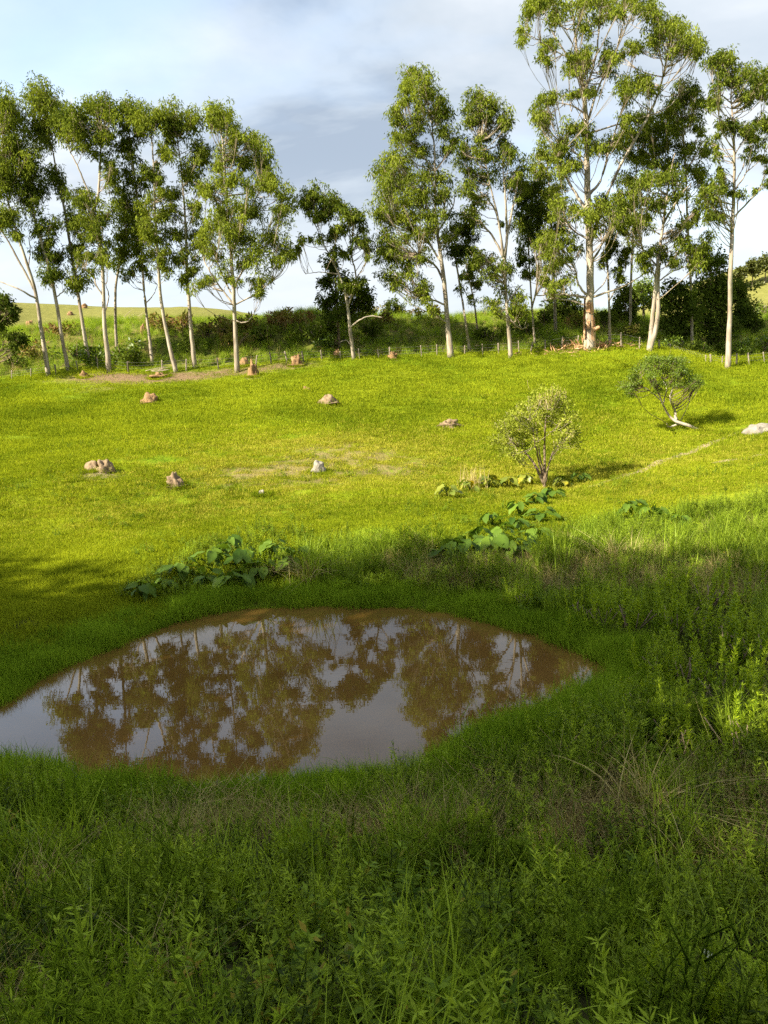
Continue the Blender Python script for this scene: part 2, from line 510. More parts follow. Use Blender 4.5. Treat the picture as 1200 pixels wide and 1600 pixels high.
def hraw(x, y):
    shp = np.shape(x)
    P = np.stack([np.ravel(x), np.ravel(y)], -1).astype(float)
    rad = np.hypot(P[:, 0], P[:, 1] - 40)
    sc = np.minimum(1.0, 170.0 / np.maximum(rad, 1e-6))
    Q = np.stack([P[:, 0] * sc, 40 + (P[:, 1] - 40) * sc], -1)       # beyond the mapped ground the land goes on level
    o = np.empty(len(Q))
    for s in range(0, len(Q), 20000):
        q = Q[s:s + 20000]
        d2 = ((q[:, None, :] - CP[None, :, :2]) ** 2).sum(-1)
        o[s:s + 20000] = phi(d2) @ _W[:_n] + _W[_n] + q @ _W[_n + 1:]
    return o.reshape(shp)


def height(x, y):
    x = np.asarray(x, float)
    y = np.asarray(y, float)
    h = hraw(x, y)
    s = pond_sd(x, y)
    far = np.clip((y - 20) / 10, 0, 1)
    h = h + 0.10 * vnoise(x, y, 0.8) * np.clip(s / 2, 0, 1) + far * (0.55 * vnoise(x + 3, y, 0.085) + 0.34 * vnoise(x, y, 0.16) + 0.10 * vnoise(x + 9, y, 1.5))
    h = h + np.clip((y - 64) / 3, 0, 1) * np.clip((78 - y) / 3, 0, 1) * (0.9 * vnoise(x, y, 0.35) + 0.5 * vnoise(x, y, 0.9))
    d, sg = poly_d(x, y, TERR)
    h = h + 0.16 * np.exp(-(d / 1.1) ** 2) - 0.10 * np.exp(-((d - 1.6) / 1.3) ** 2) * (sg < 0)
    d, sg = poly_d(x, y, PATH)
    h = h - 0.12 * np.exp(-(d / 0.3) ** 2)
    w = np.clip(s / 2.2, 0, 1)
    w = w * w * (3 - 2 * w)
    edge = np.where(s > 0, 0.20 * np.minimum(s, 0.35) + 0.06 * s, 0.40 * s)
    edge = np.maximum(edge, -0.9)
    return np.where(s < 2.2, edge * (1 - w) + np.maximum(h, 0.03) * w, h)


def ground_hit(px, py, lo=2.0, hi=150.0):
    d = ray(px, py)
    ys = np.concatenate([np.arange(lo, 30, 0.15), np.arange(30, hi, 0.4)])
    P = CAM + d * (ys / d[1])[:, None]
    below = P[:, 2] < height(P[:, 0], P[:, 1])
    if not below.any():
        k = len(ys) - 1
    else:
        k = int(np.argmax(below))
    y = ys[k] - (0.07 if ys[k] < 30 else 0.2)
    p = CAM + d * (y / d[1])
    p[2] = float(height(p[0], p[1]))
    return p


def axis(parts):
    o = []
    for a, b, s in parts:
        o.append(np.arange(a, b, s))
    return np.concatenate(o + [[parts[-1][1]]])


gx = axis([(-1500, -300, 200), (-300, -100, 20), (-100, -40, 3), (-40, -14, 0.6), (-14, 14, 0.22), (14, 45, 0.6), (45, 100, 3), (100, 300, 20), (300, 1500, 200)])
gy = axis([(-1500, -200, 200), (-200, -40, 16), (-40, -6, 2), (-6, 24, 0.22), (24, 82, 0.5), (82, 160, 2.5), (160, 300, 14), (300, 1700, 200)])
GX, GY = np.meshgrid(gx, gy, indexing='xy')
GZ = height(GX, GY)
nx, ny = len(gx), len(gy)
ii, jj = np.meshgrid(np.arange(ny - 1), np.arange(nx - 1), indexing='ij')
gq = np.stack([ii * nx + jj, ii * nx + jj + 1, (ii + 1) * nx + jj + 1, (ii + 1) * nx + jj], -1).reshape(-1, 4)
gpx, gpy = project(np.stack([GX, GY, GZ], -1).reshape(-1, 3))
fx, fy = GX.ravel(), GY.ravel()


def blob(cx, cy, rx, ry, ang=0.0):                   # soft world-space patch
    c, s_ = math.cos(ang), math.sin(ang)
    u = ((fx - cx) * c + (fy - cy) * s_) / rx
    v = (-(fx - cx) * s_ + (fy - cy) * c) / ry
    return np.exp(-(u * u + v * v))


dry = np.zeros(len(fx))
for (a, b, y, rx, ry, k) in [(500, 735, 35, 4.5, 4.0, 1.0), (390, 750, 33, 4.0, 3.0, .7), (600, 720, 37, 3.5, 3.0, .7), (520, 690, 41, 4.0, 3.0, .6), (300, 800, 27.5, 4, 2, .35)]:
    p = at(a, b, y)
    dry += k * blob(p[0], p[1], rx, ry)
soil = np.zeros(len(fx))
pd, _ = poly_d(fx, fy, PATH)
soil += 1.0 * np.exp(-(pd / 0.28) ** 2)
for (a, b, y, rx, ry, k) in [(820, 742, 30.5, 1.2, .5, .9), (1130, 718, 32.5, 1.3, .45, .8), (1175, 715, 32.5, .9, .4, .7), (940, 735, 31.5, 1.2, .4, .6), (1000, 722, 33.5, .9, .5, .8)]:
    p = at(a, b, y)
    soil += k * blob(p[0], p[1], rx, ry)
MOUND_PX = [(235, 629, 24), (156, 736, 46), (274, 759, 28), (498, 740, 25), (513, 630, 30), (396, 588, 22), (464, 571, 20), (704, 668, 30), (615, 562, 14), (132, 590, 14)]
MOUND_XY = [(ground_hit(a, b), w_) for a, b, w_ in MOUND_PX]
for q_, w_ in MOUND_XY:
    r_ = max(.55, w_ * q_[1] / FPX * .75)
    soil += .75 * blob(q_[0], q_[1] - .15, r_ * 1.15, r_)
litter = np.zeros(len(fx))
for (a, b, y, rx, ry, k) in [(160, 588, 60.5, 5, 1.6, .9), (280, 585, 60.5, 5, 1.6, .9), (430, 572, 61.5, 5.5, 1.6, .8), (150, 605, 57, 3.5, 1.6, .5), (920, 548, 61.5, 3.5, 1.2, .7), (700, 553, 62.5, 3, 1.0, .4), (800, 550, 62, 3, 1.0, .4)]:
    p = at(a, b, y)
    litter += k * blob(p[0], p[1], rx, ry)
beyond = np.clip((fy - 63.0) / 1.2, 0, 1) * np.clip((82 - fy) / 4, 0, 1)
sd_all = pond_sd(fx, fy)
hill = np.clip((fy - 80) / 5, 0, 1)
mud = np.clip(1 - (sd_all - 0.02) / 0.28, 0, 1)
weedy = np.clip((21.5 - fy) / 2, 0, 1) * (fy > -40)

m, t, o = base_mat('pasture ground')
geo = N(t, 'ShaderNodeNewGeometry')


def tnoise(t, scale, detail=4.0, rough=0.55):
    n = N(t, 'ShaderNodeTexNoise', i_Scale=scale, i_Detail=detail, i_Roughness=rough)
    t.links.new(geo.outputs['Position'], n.inputs[0])
    return n


def tmix(t, fac, a, b):
    mm = N(t, 'ShaderNodeMix', data_type='RGBA')
    for sock, val in ((mm.inputs[0], fac), (mm.inputs[6], a), (mm.inputs[7], b)):
        if isinstance(val, (int, float)):
            sock.default_value = val
        elif isinstance(val, tuple):
            sock.default_value = val + (1.0,)
        else:
            t.links.new(val, sock)
    return mm.outputs[2]


def tattr(t, name):
    return N(t, 'ShaderNodeAttribute', attribute_name=name).outputs['Fac']


def tmath(t, op, a, b=None, clamp=False):
    mm = N(t, 'ShaderNodeMath', operation=op, use_clamp=clamp)
    for k, val in enumerate((a, b)):
        if val is None:
            continue
        if isinstance(val, (int, float)):
            mm.inputs[k].default_value = val
        else:
            t.links.new(val, mm.inputs[k])
    return mm.outputs[0]


big = tnoise(t, 0.12, 3.0)
midn = tnoise(t, 1.3, 5.0)
fine = tnoise(t, 9.0, 4.0, 0.7)
cg = ramp(t, [(0.30, (0.080, 0.130, 0.005)), (0.5, (0.160, 0.220, 0.008)), (0.68, (0.235, 0.285, 0.014))])
ms_ = tmath(t, 'ADD', tmath(t, 'MULTIPLY', midn.outputs[0], 0.45), tmath(t, 'MULTIPLY', fine.outputs[0], 0.55))
t.links.new(ms_, cg.inputs[0])
cb = ramp(t, [(0.35, (0.85, 0.95, 0.8)), (0.65, (1.12, 1.0, 1.0))])
t.links.new(big.outputs[0], cb.inputs[0])
mm = N(t, 'ShaderNodeMix', data_type='RGBA', blend_type='MULTIPLY')
mm.inputs[0].default_value = 1.0
t.links.new(cg.outputs[0], mm.inputs[6])
t.links.new(cb.outputs[0], mm.inputs[7])
col = mm.outputs[2]
patch = tnoise(t, 2.2, 5.0, 0.65)
dryc = ramp(t, [(0.35, (0.16, 0.10, 0.055)), (0.65, (0.30, 0.23, 0.10))])
t.links.new(fine.outputs[0], dryc.inputs[0])
fac = tmath(t, 'MULTIPLY', tmath(t, 'SUBTRACT', tmath(t, 'ADD', patch.outputs[0], tmath(t, 'MULTIPLY', tattr(t, 'dry'), 0.35)), 0.66), 5.0, True)
fac = tmath(t, 'MULTIPLY', fac, tmath(t, 'MINIMUM', tattr(t, 'dry'), 0.8))
col = tmix(t, fac, col, dryc.outputs[0])
soilc = ramp(t, [(0.35, (0.24, 0.17, 0.10)), (0.65, (0.42, 0.33, 0.22))])
t.links.new(fine.outputs[0], soilc.inputs[0])
sf = tmath(t, 'MULTIPLY', tmath(t, 'SUBTRACT', tmath(t, 'ADD', tattr(t, 'soil'), midn.outputs[0]), 0.85), 4.0, True)
col = tmix(t, sf, col, soilc.outputs[0])
litc = ramp(t, [(0.35, (0.10, 0.065, 0.035)), (0.65, (0.26, 0.185, 0.10))])
t.links.new(fine.outputs[0], litc.inputs[0])
lf = tmath(t, 'MULTIPLY', tmath(t, 'SUBTRACT', tmath(t, 'ADD', tattr(t, 'litter'), patch.outputs[0]), 0.80), 2.2, True)
col = tmix(t, lf, col, litc.outputs[0])
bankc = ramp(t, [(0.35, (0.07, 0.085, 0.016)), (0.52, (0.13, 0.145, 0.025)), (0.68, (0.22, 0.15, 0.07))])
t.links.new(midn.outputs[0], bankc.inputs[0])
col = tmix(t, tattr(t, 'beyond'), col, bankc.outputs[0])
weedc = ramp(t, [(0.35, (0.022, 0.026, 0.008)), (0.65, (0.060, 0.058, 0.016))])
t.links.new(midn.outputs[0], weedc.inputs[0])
hillc = ramp(t, [(0.35, (0.12, 0.125, 0.028)), (0.65, (0.215, 0.205, 0.055))])
t.links.new(ms_, hillc.inputs[0])
col = tmix(t, tattr(t, 'hill'), col, hillc.outputs[0])
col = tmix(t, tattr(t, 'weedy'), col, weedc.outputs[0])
col = tmix(t, tattr(t, 'mud'), col, (0.085, 0.052, 0.024))
p = N(t, 'ShaderNodeBsdfPrincipled')
p.inputs['Roughness'].default_value = 0.95
p.inputs['Specular IOR Level'].default_value = 0.08
t.links.new(col, p.inputs['Base Color'])
bp = N(t, 'ShaderNodeBump', i_Strength=0.8, i_Distance=0.10)
hh = tmath(t, 'ADD', tmath(t, 'MULTIPLY', fine.outputs[0], 0.7), patch.outputs[0])
t.links.new(hh, bp.inputs['Height'])
t.links.new(bp.outputs[0], p.inputs['Normal'])
t.links.new(p.outputs[0], o.inputs[0])
M_GROUND = m

g_me = mesh_np('ground', np.stack([GX, GY, GZ], -1).reshape(-1, 3), gq, None,
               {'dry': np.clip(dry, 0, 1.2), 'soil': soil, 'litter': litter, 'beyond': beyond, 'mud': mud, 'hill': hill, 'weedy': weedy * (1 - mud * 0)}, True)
ground = obj('ground', g_me, M_GROUND, kind='structure', label='green pasture slope dropping to a small muddy pond')

# ------------------------------------------------------------------ water
m, t, o = base_mat('muddy pond water')
p = N(t, 'ShaderNodeBsdfPrincipled')
p.inputs['Roughness'].default_value = 0.0
p.inputs['IOR'].default_value = 1.60
tcn = N(t, 'ShaderNodeTexCoord')
nzb = N(t, 'ShaderNodeTexNoise', i_Scale=0.35, i_Detail=3.0)
t.links.new(tcn.outputs['Object'], nzb.inputs[0])
rp = ramp(t, [(0.35, (0.105, 0.056, 0.013)), (0.65, (0.140, 0.076, 0.020))])
t.links.new(nzb.outputs[0], rp.inputs[0])
t.links.new(rp.outputs[0], p.inputs['Base Color'])
mpn = N(t, 'ShaderNodeMapping')
mpn.inputs['Scale'].default_value = (0.5, 1.6, 1.0)
t.links.new(tcn.outputs['Object'], mpn.inputs[0])
wv = N(t, 'ShaderNodeTexNoise', i_Scale=4.0, i_Detail=2.0, i_Roughness=0.5)
t.links.new(mpn.outputs[0], wv.inputs[0])
bp = N(t, 'ShaderNodeBump', i_Strength=0.010, i_Distance=0.03)
t.links.new(wv.outputs[0], bp.inputs['Height'])
t.links.new(bp.outputs[0], p.inputs['Normal'])
t.links.new(p.outputs[0], o.inputs[0])
cen = POND.mean(0)
wp = cen + (POND - cen) * 1.06
wv_ = np.vstack([np.append(cen, 0)[None], np.column_stack([wp, np.zeros(len(wp))])])
wme = bpy.data.meshes.new('pond_water')
wme.from_pydata([tuple(q) for q in wv_[1:]], [], [list(range(len(wp)))])
pond = obj('pond_water', wme, m,
           kind='structure', label='still brown pond water mirroring the trees')


# ------------------------------------------------------------------ trees
def clump_leaves(mb, C, r, dens, L, W, rng, sub=6, flat=0.8, droop=1.0, tone=0.5, tvar=0.22):
    ct = tone + rng.normal(0, 0.10)
    for s in range(sub):
        d = rdir(1, rng)[0]
        d[2] = d[2] * 0.95 + 0.06
        c = C + d * r * rng.uniform(0.35, 0.85) * np.array([1, 1, flat])
        rs = r * rng.uniform(0.22, 0.52)
        n = max(6, int(dens * rs * rs / (L * W) * 6.0))
        q = rdir(n, rng)
        q[:, 2] = np.where(q[:, 2] < -0.6, -q[:, 2], q[:, 2])
        P = c + q * rs * (rng.uniform(0.25, 1.0, (n, 1)) ** 0.6) * np.array([1, 1, flat])
        D = q * 0.45 + np.array([0, 0, -droop]) + rng.normal(0, 0.45, (n, 3))
        Nn = q + rng.normal(0, 0.55, (n, 3))
        leaves(mb, P, D, Nn, L * rng.uniform(0.7, 1.25, n), W * rng.uniform(0.8, 1.2, n), ct + rng.normal(0, tvar, n))


def build_tree(name, label, depth, trunk, clumps, limbs=(), mat=M_EUC, bark=M_BARK, dens=0.60, L=0.29, W=0.08, depth_spread=0.9, seed=1, group=None,
               trunk_scale=0.68, tone=0.5, back=True, sub=11, flare=1.25, twig=0.8, cat='tree', flat=1.05, droop=1.0, twigmat=None, sides=9, fill=True):
    rng = np.random.default_rng(seed)
    base = at(trunk[0][0], trunk[0][1], depth)
    base[2] = float(height(base[0], base[1]))
    mpp = depth / FPX
    root = obj(name, None, loc=base, label=label, cat=cat, group=group)
    pts = [at(a, b, depth + rng.normal(0, 0.25) * (i > 0)) for i, (a, b, w_) in enumerate(trunk)]
    pts[0] = base - np.array([0, 0, 0.15])
    rad = [max(0.02, w_ * mpp * 0.5 * trunk_scale) for a, b, w_ in trunk]
    rad[0] *= flare
    mb = MB()
    tp, tr = tube(mb, pts, rad, sides, n=5 * len(pts), wob=rad[0] * 0.05)
    obj('trunk', mb.mesh('trunk', True, base), bark, root)
    samples = [(tp[len(tp) // 4:], tr[len(tr) // 4:])]
    for lm in limbs:
        lp = [at(a, b, depth + rng.normal(0, 0.15) + (rng.uniform(-1.6, 1.6) * i / max(1, len(lm) - 1))) for i, (a, b, w_) in enumerate(lm)]
        # begin inside the trunk
        kk = np.argmin(((tp - lp[0]) ** 2).sum(-1))
        lp[0] = tp[kk]
        mb = MB()
        bp_, br = tube(mb, lp, [max(0.015, w_ * mpp * 0.5) for a, b, w_ in lm], 6, n=4 * len(lp), wob=0.015)
        obj('branch', mb.mesh('branch', True, base), bark, root)
        samples.append((bp_[len(bp_) // 4:], br[len(br) // 4:]))
    S = np.concatenate([s[0] for s in samples])
    SR = np.concatenate([s[1] for s in samples])
    cl, tw = MB(), MB()
    clumps = list(clumps)
    if fill:                                          # smaller sprays between neighbouring clumps
        for (a, b, r) in list(clumps):
            near_ = sorted(clumps, key=lambda c: (c[0] - a) ** 2 + (c[1] - b) ** 2)[1:4]
            for c in near_[:2]:
                u_ = rng.uniform(.3, .7)
                clumps.append((a + (c[0] - a) * u_ + rng.normal(0, 2.5), b + (c[1] - b) * u_ + rng.normal(0, 2.5), r * rng.uniform(.35, .6)))
    cxs = np.array([c[0] for c in clumps], float)
    width = max(1.0, (cxs.max() - cxs.min()) * mpp * 0.5)
    for (a, b, r) in clumps:
        rm = r * mpp * 1.48
        todo = [rng.normal(0, 0.42) * width * depth_spread]
        if back:
            todo.append(rng.normal(0, 0.62) * width * depth_spread)
        for kq, dz in enumerate(todo):
            ja, jb = (0, 0) if kq == 0 else (rng.normal(0, r * 0.45), rng.normal(0, r * 0.4))
            C = at(a + ja, b + jb, depth + dz)
            clump_leaves(cl, C, rm * (1.0 if kq == 0 else 0.8), dens, L, W, rng, sub=sub, tone=tone, flat=flat, droop=droop)
            v = C - S
            hd = np.hypot(v[:, 0], v[:, 1])
            cost = np.linalg.norm(v, axis=1) + 1.0 * np.maximum(0, 0.6 * hd - v[:, 2]) + np.where(v[:, 2] < -0.3, 1.5, 0)
            kk = int(np.argmin(cost))
            A = S[kk]
            dist = np.linalg.norm(C - A)
            if dist > 0.2 and twig > 0:
                midp = A * 0.5 + C * 0.5 + np.array([0, 0, -0.08 * dist]) + rng.normal(0, 0.05 * dist, 3)
                r0 = min(SR[kk] * 0.7, (0.016 + 0.009 * dist) * twig)
                q, _r = tube(tw, [A, midp, C + np.array([0, 0, rm * 0.1])], [r0, r0 * 0.7, 0.008], 4, n=6, wob=0.02)
                for _ in range(3):
                    e = C + rdir(1, rng)[0] * rm * 0.75 + np.array([0, 0, rm * 0.2])
                    tube(tw, [q[3], (q[4] + e) / 2, e], [r0 * 0.5, r0 * 0.35, 0.005], 3, n=4)
    if tw.n:
        obj('twigs', tw.mesh('twigs', True, base), twigmat or (M_TWIG if bark is M_BARK else bark), root, kind='stuff')
    obj('crown', cl.mesh('crown', False, base), mat, root)
    return root


GL, GR = 'eucalyptus row on the left of the gap', 'eucalyptus row on the right of the gap'
build_tree('eucalyptus_tree', 'leftmost eucalyptus, grey trunk leaning left with long bare side branches', 62,
           [(76, 586, 9), (64, 510, 8), (54, 450, 7), (30, 375, 5.5), (15, 325, 4), (4, 265, 2.5)],
           [(-8, 160, 22), (8, 172, 20), (22, 198, 22), (10, 225, 20), (30, 222, 16), (-5, 265, 22), (12, 250, 18), (38, 258, 18), (22, 285, 22), (2, 300, 20), (4, 335, 18), (25, 338, 16),
            (45, 305, 14), (18, 362, 10), (30, 372, 8), (-10, 350, 20)],
           limbs=[[(54, 470, 3), (30, 452, 2.4), (-10, 436, 1.6)], [(53, 455, 3.5), (28, 405, 3), (10, 372, 2.2), (-4, 352, 1.5)], [(42, 415, 2), (47, 390, 1.5), (44, 370, 1)]], seed=1, group=GL, tone=0.42)
build_tree('eucalyptus_tree', 'second eucalyptus from the left, buff trunk leaning left with drooping foliage halfway', 63,
           [(108, 584, 8), (98, 535, 7.5), (83, 445, 7), (66, 382, 6), (50, 325, 4.5), (38, 280, 3), (28, 245, 2)],
           [(42, 245, 18), (52, 268, 18), (40, 290, 16), (58, 300, 16), (48, 322, 14), (70, 385, 12), (78, 428, 16), (66, 402, 13), (84, 405, 10), (78, 372, 10), (72, 440, 10), (92, 430, 9), (62, 345, 11), (60, 362, 12), (88, 350, 11), (96, 398, 9)],
           limbs=[[(92, 468, 2), (100, 455, 1.5)]], seed=2, group=GL, tone=0.45)
build_tree('eucalyptus_tree', 'third eucalyptus from the left, its round top rising above the row', 64,
           [(141, 581, 7.5), (126, 485, 7), (113, 405, 6), (102, 335, 5), (90, 275, 4), (80, 225, 2.5), (70, 175, 2)],
           [(50, 160, 16), (62, 152, 20), (78, 160, 18), (92, 172, 13), (48, 198, 16), (62, 205, 20), (80, 195, 18), (92, 190, 12), (70, 222, 14), (88, 270, 12), (82, 285, 14), (100, 305, 10),
            (120, 352, 13), (122, 428, 17), (112, 450, 11), (128, 445, 10), (114, 392, 10), (126, 400, 9), (108, 340, 11), (130, 378, 10)],
           limbs=[[(118, 430, 2), (105, 400, 1.6), (95, 380, 1)]], seed=3, group=GL, tone=0.5)
build_tree('eucalyptus_tree', 'fourth eucalyptus from the left, thick spotted trunk forking into two pale limbs', 62,
           [(170, 575, 10), (163, 500, 8.5), (160, 420, 7.5), (154, 360, 6.5), (146, 327, 5), (136, 295, 3.5), (122, 262, 3), (104, 225, 2)],
           [(104, 188, 18), (118, 182, 18), (134, 180, 20), (152, 172, 17), (165, 165, 13), (172, 182, 15), (112, 205, 17), (130, 205, 18), (148, 200, 14), (122, 226, 13), (160, 215, 16), (142, 232, 10), (170, 212, 12),
            (128, 308, 15), (142, 318, 13), (116, 315, 12), (140, 345, 16), (120, 355, 15), (152, 362, 13), (168, 250, 12), (172, 290, 12), (170, 328, 13), (165, 385, 12), (138, 372, 11), (150, 400, 10), (180, 268, 12), (150, 425, 10), (178, 410, 11), (130, 398, 11), (160, 345, 11)],
           limbs=[[(147, 328, 5), (154, 300, 3.5), (156, 255, 3), (160, 210, 2)], [(161, 465, 3), (150, 445, 2.3), (146, 430, 1.8), (128, 420, 1)], [(163, 490, 2.4), (170, 465, 1.8), (166, 445, 1)]], seed=4, group=GL, tone=0.5)
build_tree('eucalyptus_tree', 'eucalyptus standing farther back, its trunk ending in a leafy fork at mid height', 68,
           [(178, 512, 5.5), (180, 470, 5.5), (183, 432, 5), (190, 400, 3), (200, 360, 2)],
           [(190, 392, 15), (204, 372, 15), (186, 368, 12), (200, 398, 12), (188, 418, 10), (205, 348, 12), (192, 345, 12)], seed=5, group=GL, tone=0.42)
build_tree('eucalyptus_tree', 'slimmest straight eucalyptus of the left row, thin cream trunk', 64,
           [(238, 566, 6.5), (230, 500, 5.5), (224, 440, 5), (220, 380, 4.5), (214, 310, 4), (206, 240, 3), (200, 195, 2)],
           [(190, 178, 16), (204, 175, 16), (222, 178, 14), (198, 205, 14), (188, 228, 13), (205, 260, 13), (195, 285, 14), (208, 310, 14), (220, 335, 13), (196, 330, 13), (226, 362, 14), (212, 382, 13), (228, 400, 10), (212, 412, 9), (205, 232, 12), (222, 205, 12), (232, 430, 8), (200, 430, 9), (215, 352, 12), (188, 310, 12), (222, 285, 11)],
           limbs=[[(230, 475, 1.8), (240, 460, 1.3), (246, 445, 0.9)]], seed=6, group=GL, tone=0.46)
build_tree('eucalyptus_tree', 'eucalyptus in the left row with a bent base and a flat dark top', 62,
           [(275, 578, 9), (263, 532, 8), (251, 465, 7), (246, 395, 6), (242, 330, 5), (241, 275, 4), (236, 205, 2.5)],
           [(230, 188, 17), (244, 195, 15), (218, 198, 12), (250, 182, 14), (238, 272, 15), (228, 268, 10), (250, 280, 10), (246, 305, 10), (240, 345, 15), (232, 372, 15), (252, 372, 13), (240, 395, 14), (258, 398, 11), (250, 412, 9), (262, 245, 11), (252, 232, 11), (226, 350, 11), (262, 425, 9), (258, 335, 11), (266, 302, 10), (225, 320, 11)],
           seed=7, group=GL, tone=0.46)
build_tree('eucalyptus_tree', 'eucalyptus just left of the round crowned tree, straight pale trunk with sparse foliage', 63,
           [(304, 571, 9), (298, 505, 8), (293, 440, 7), (291, 385, 5.5), (288, 320, 4), (282, 255, 3), (276, 215, 2)],
           [(264, 188, 15), (276, 180, 16), (292, 186, 16), (302, 195, 12), (284, 205, 13), (262, 210, 12), (306, 228, 12), (320, 238, 14), (310, 245, 11), (298, 262, 15), (292, 275, 11), (268, 232, 12), (282, 300, 10), (270, 340, 12), (284, 368, 13), (300, 398, 13), (276, 405, 12), (312, 342, 11), (292, 425, 10), (270, 370, 11), (318, 300, 9), (285, 440, 8), (310, 375, 11), (262, 312, 10), (300, 322, 10), (306, 420, 9)],
           seed=8, group=GL, tone=0.5)
build_tree('eucalyptus_tree', 'broad round crowned eucalyptus at the right end of the left row', 61,
           [(369, 567, 10), (367, 505, 9), (364, 440, 8), (360, 385, 6.5), (354, 310, 5), (350, 250, 4), (346, 205, 2.5)],
           [(328, 184, 13), (338, 178, 14), (352, 178, 16), (364, 195, 14), (340, 200, 12), (372, 212, 9), (390, 214, 11), (362, 226, 13), (396, 228, 15), (414, 242, 14), (352, 248, 14), (335, 262, 13), (375, 246, 13), (390, 258, 15), (410, 260, 15), (424, 272, 12), (350, 282, 14), (332, 290, 12), (316, 290, 12), (326, 306, 12), (370, 284, 14),
            (395, 288, 15), (418, 290, 13), (432, 300, 14), (446, 318, 13), (338, 345, 17), (358, 338, 15), (384, 336, 15), (410, 330, 15), (438, 340, 15), (326, 368, 14), (352, 368, 14), (384, 382, 18), (412, 372, 18), (440, 380, 17), (452, 402, 13), (338, 398, 14), (318, 385, 11), (398, 408, 17), (428, 415, 13), (374, 412, 12), (345, 430, 11), (415, 440, 9), (394, 440, 10),
            (320, 440, 10), (305, 450, 9), (368, 440, 8), (405, 460, 7), (370, 315, 13), (345, 320, 11), (370, 360, 12)],
           limbs=[[(366, 475, 3.5), (345, 450, 2.6), (325, 420, 2), (316, 400, 1.2)], [(366, 468, 3), (352, 440, 2.4), (340, 410, 1.6)], [(365, 450, 3), (380, 420, 2.4), (400, 400, 1.6)], [(367, 480, 2.5), (395, 462, 1.8), (425, 440, 1.2)],
                  [(368, 498, 2), (378, 504, 1.8), (390, 500, 1.6), (398, 488, 1)], [(361, 395, 3.5), (385, 340, 2.5), (410, 290, 1.6)]], seed=9, group=GL, tone=0.62, depth_spread=0.75)
build_tree('eucalyptus_tree', 'smaller sparse eucalyptus standing alone in the gap between the rows', 62.5,
           [(553, 559, 8), (546, 505, 7), (541, 465, 6), (532, 435, 4.5), (518, 405, 3.5), (505, 380, 2), (492, 350, 1.5)],
           [(474, 312, 11), (484, 318, 12), (498, 308, 14), (514, 318, 14), (528, 326, 13), (545, 336, 12), (558, 346, 12), (568, 362, 9), (506, 338, 11), (488, 338, 9), (536, 355, 10), (522, 368, 9), (500, 372, 8), (556, 380, 8), (545, 398, 7), (470, 372, 6), (574, 382, 7), (534, 442, 9), (560, 442, 9), (525, 395, 8), (572, 400, 6), (548, 455, 7), (464, 395, 5)],
           limbs=[[(544, 478, 4), (556, 440, 3), (550, 400, 2.2), (545, 350, 1.4)], [(547, 512, 3), (562, 500, 2.5), (580, 494, 2), (597, 496, 1.2)], [(530, 430, 2), (500, 425, 1.2), (478, 428, 0.8)], [(541, 462, 2.5), (560, 430, 1.8), (578, 400, 1)], [(551, 540, 1.6), (541, 532, 1.4), (530, 535, 0.9)]],
           seed=10, tone=0.45, L=0.3, W=0.085, dens=0.9)
build_tree('broadleaf_tree', 'dark leafy tree close behind the lone eucalyptus in the gap', 66,
           [(528, 520, 6), (527, 480, 5), (524, 440, 4), (520, 400, 2)],
           [(514, 408, 11), (524, 425, 13), (512, 446, 13), (540, 440, 13), (556, 452, 14), (535, 468, 15), (568, 462, 12), (580, 472, 9), (515, 478, 13), (555, 478, 14), (502, 472, 8), (535, 492, 13), (572, 488, 9), (520, 498, 12), (505, 500, 10), (550, 500, 10)],
           mat=M_DARKLEAF, bark=M_BARKDARK, seed=11, tone=0.72, L=0.3, W=0.13, droop=0.4)
build_tree('eucalyptus_tree', 'full tapering eucalyptus at the left end of the right row', 62,
           [(704, 551, 13), (699, 500, 10.5), (695, 450, 10), (688, 395, 8.5), (681, 340, 6), (680, 270, 4.5), (676, 205, 3), (664, 140, 2)],
           [(637, 115, 11), (660, 114, 12), (650, 135, 14), (668, 138, 14), (634, 138, 10), (684, 150, 12), (625, 160, 9), (642, 156, 11), (662, 160, 14), (690, 165, 10), (616, 178, 11), (628, 188, 9), (652, 182, 13), (680, 178, 13), (700, 182, 11), (630, 205, 14), (620, 220, 11), (640, 220, 9), (655, 200, 11), (684, 198, 12), (702, 208, 12), (664, 228, 8), (692, 240, 10), (708, 224, 9),
            (608, 252, 15), (630, 250, 15), (655, 242, 13), (600, 275, 16), (622, 278, 18), (648, 278, 17), (672, 274, 14), (694, 284, 14), (598, 305, 16), (616, 310, 18), (642, 308, 18), (670, 305, 16), (694, 308, 13), (588, 334, 14), (606, 340, 16), (632, 340, 17), (658, 338, 16), (684, 338, 13), (600, 370, 15), (625, 378, 15), (650, 370, 15), (674, 362, 13), (596, 400, 13), (616, 402, 13), (638, 408, 14), (606, 428, 12), (625, 440, 12), (655, 440, 12), (668, 452, 10), (648, 458, 10), (612, 446, 8), (666, 470, 8), (664, 402, 11), (702, 372, 12), (716, 350, 12), (604, 388, 11), (636, 428, 10), (676, 488, 6)],
           limbs=[[(697, 480, 3.5), (680, 470, 2.5), (660, 466, 1.6)], [(693, 440, 4), (680, 415, 3), (655, 398, 2)], [(690, 415, 3.5), (670, 380, 2.8), (645, 360, 1.8)], [(700, 505, 3), (688, 498, 2.5), (678, 492, 1.5)], [(686, 380, 4), (678, 345, 3), (655, 300, 2)], [(684, 365, 3), (705, 330, 2), (712, 300, 1.4)], [(680, 270, 2.5), (655, 235, 2), (640, 200, 1.4)], [(680, 268, 2), (695, 245, 1.6), (708, 225, 1)]],
           seed=12, group=GR, tone=0.5, depth_spread=0.8)
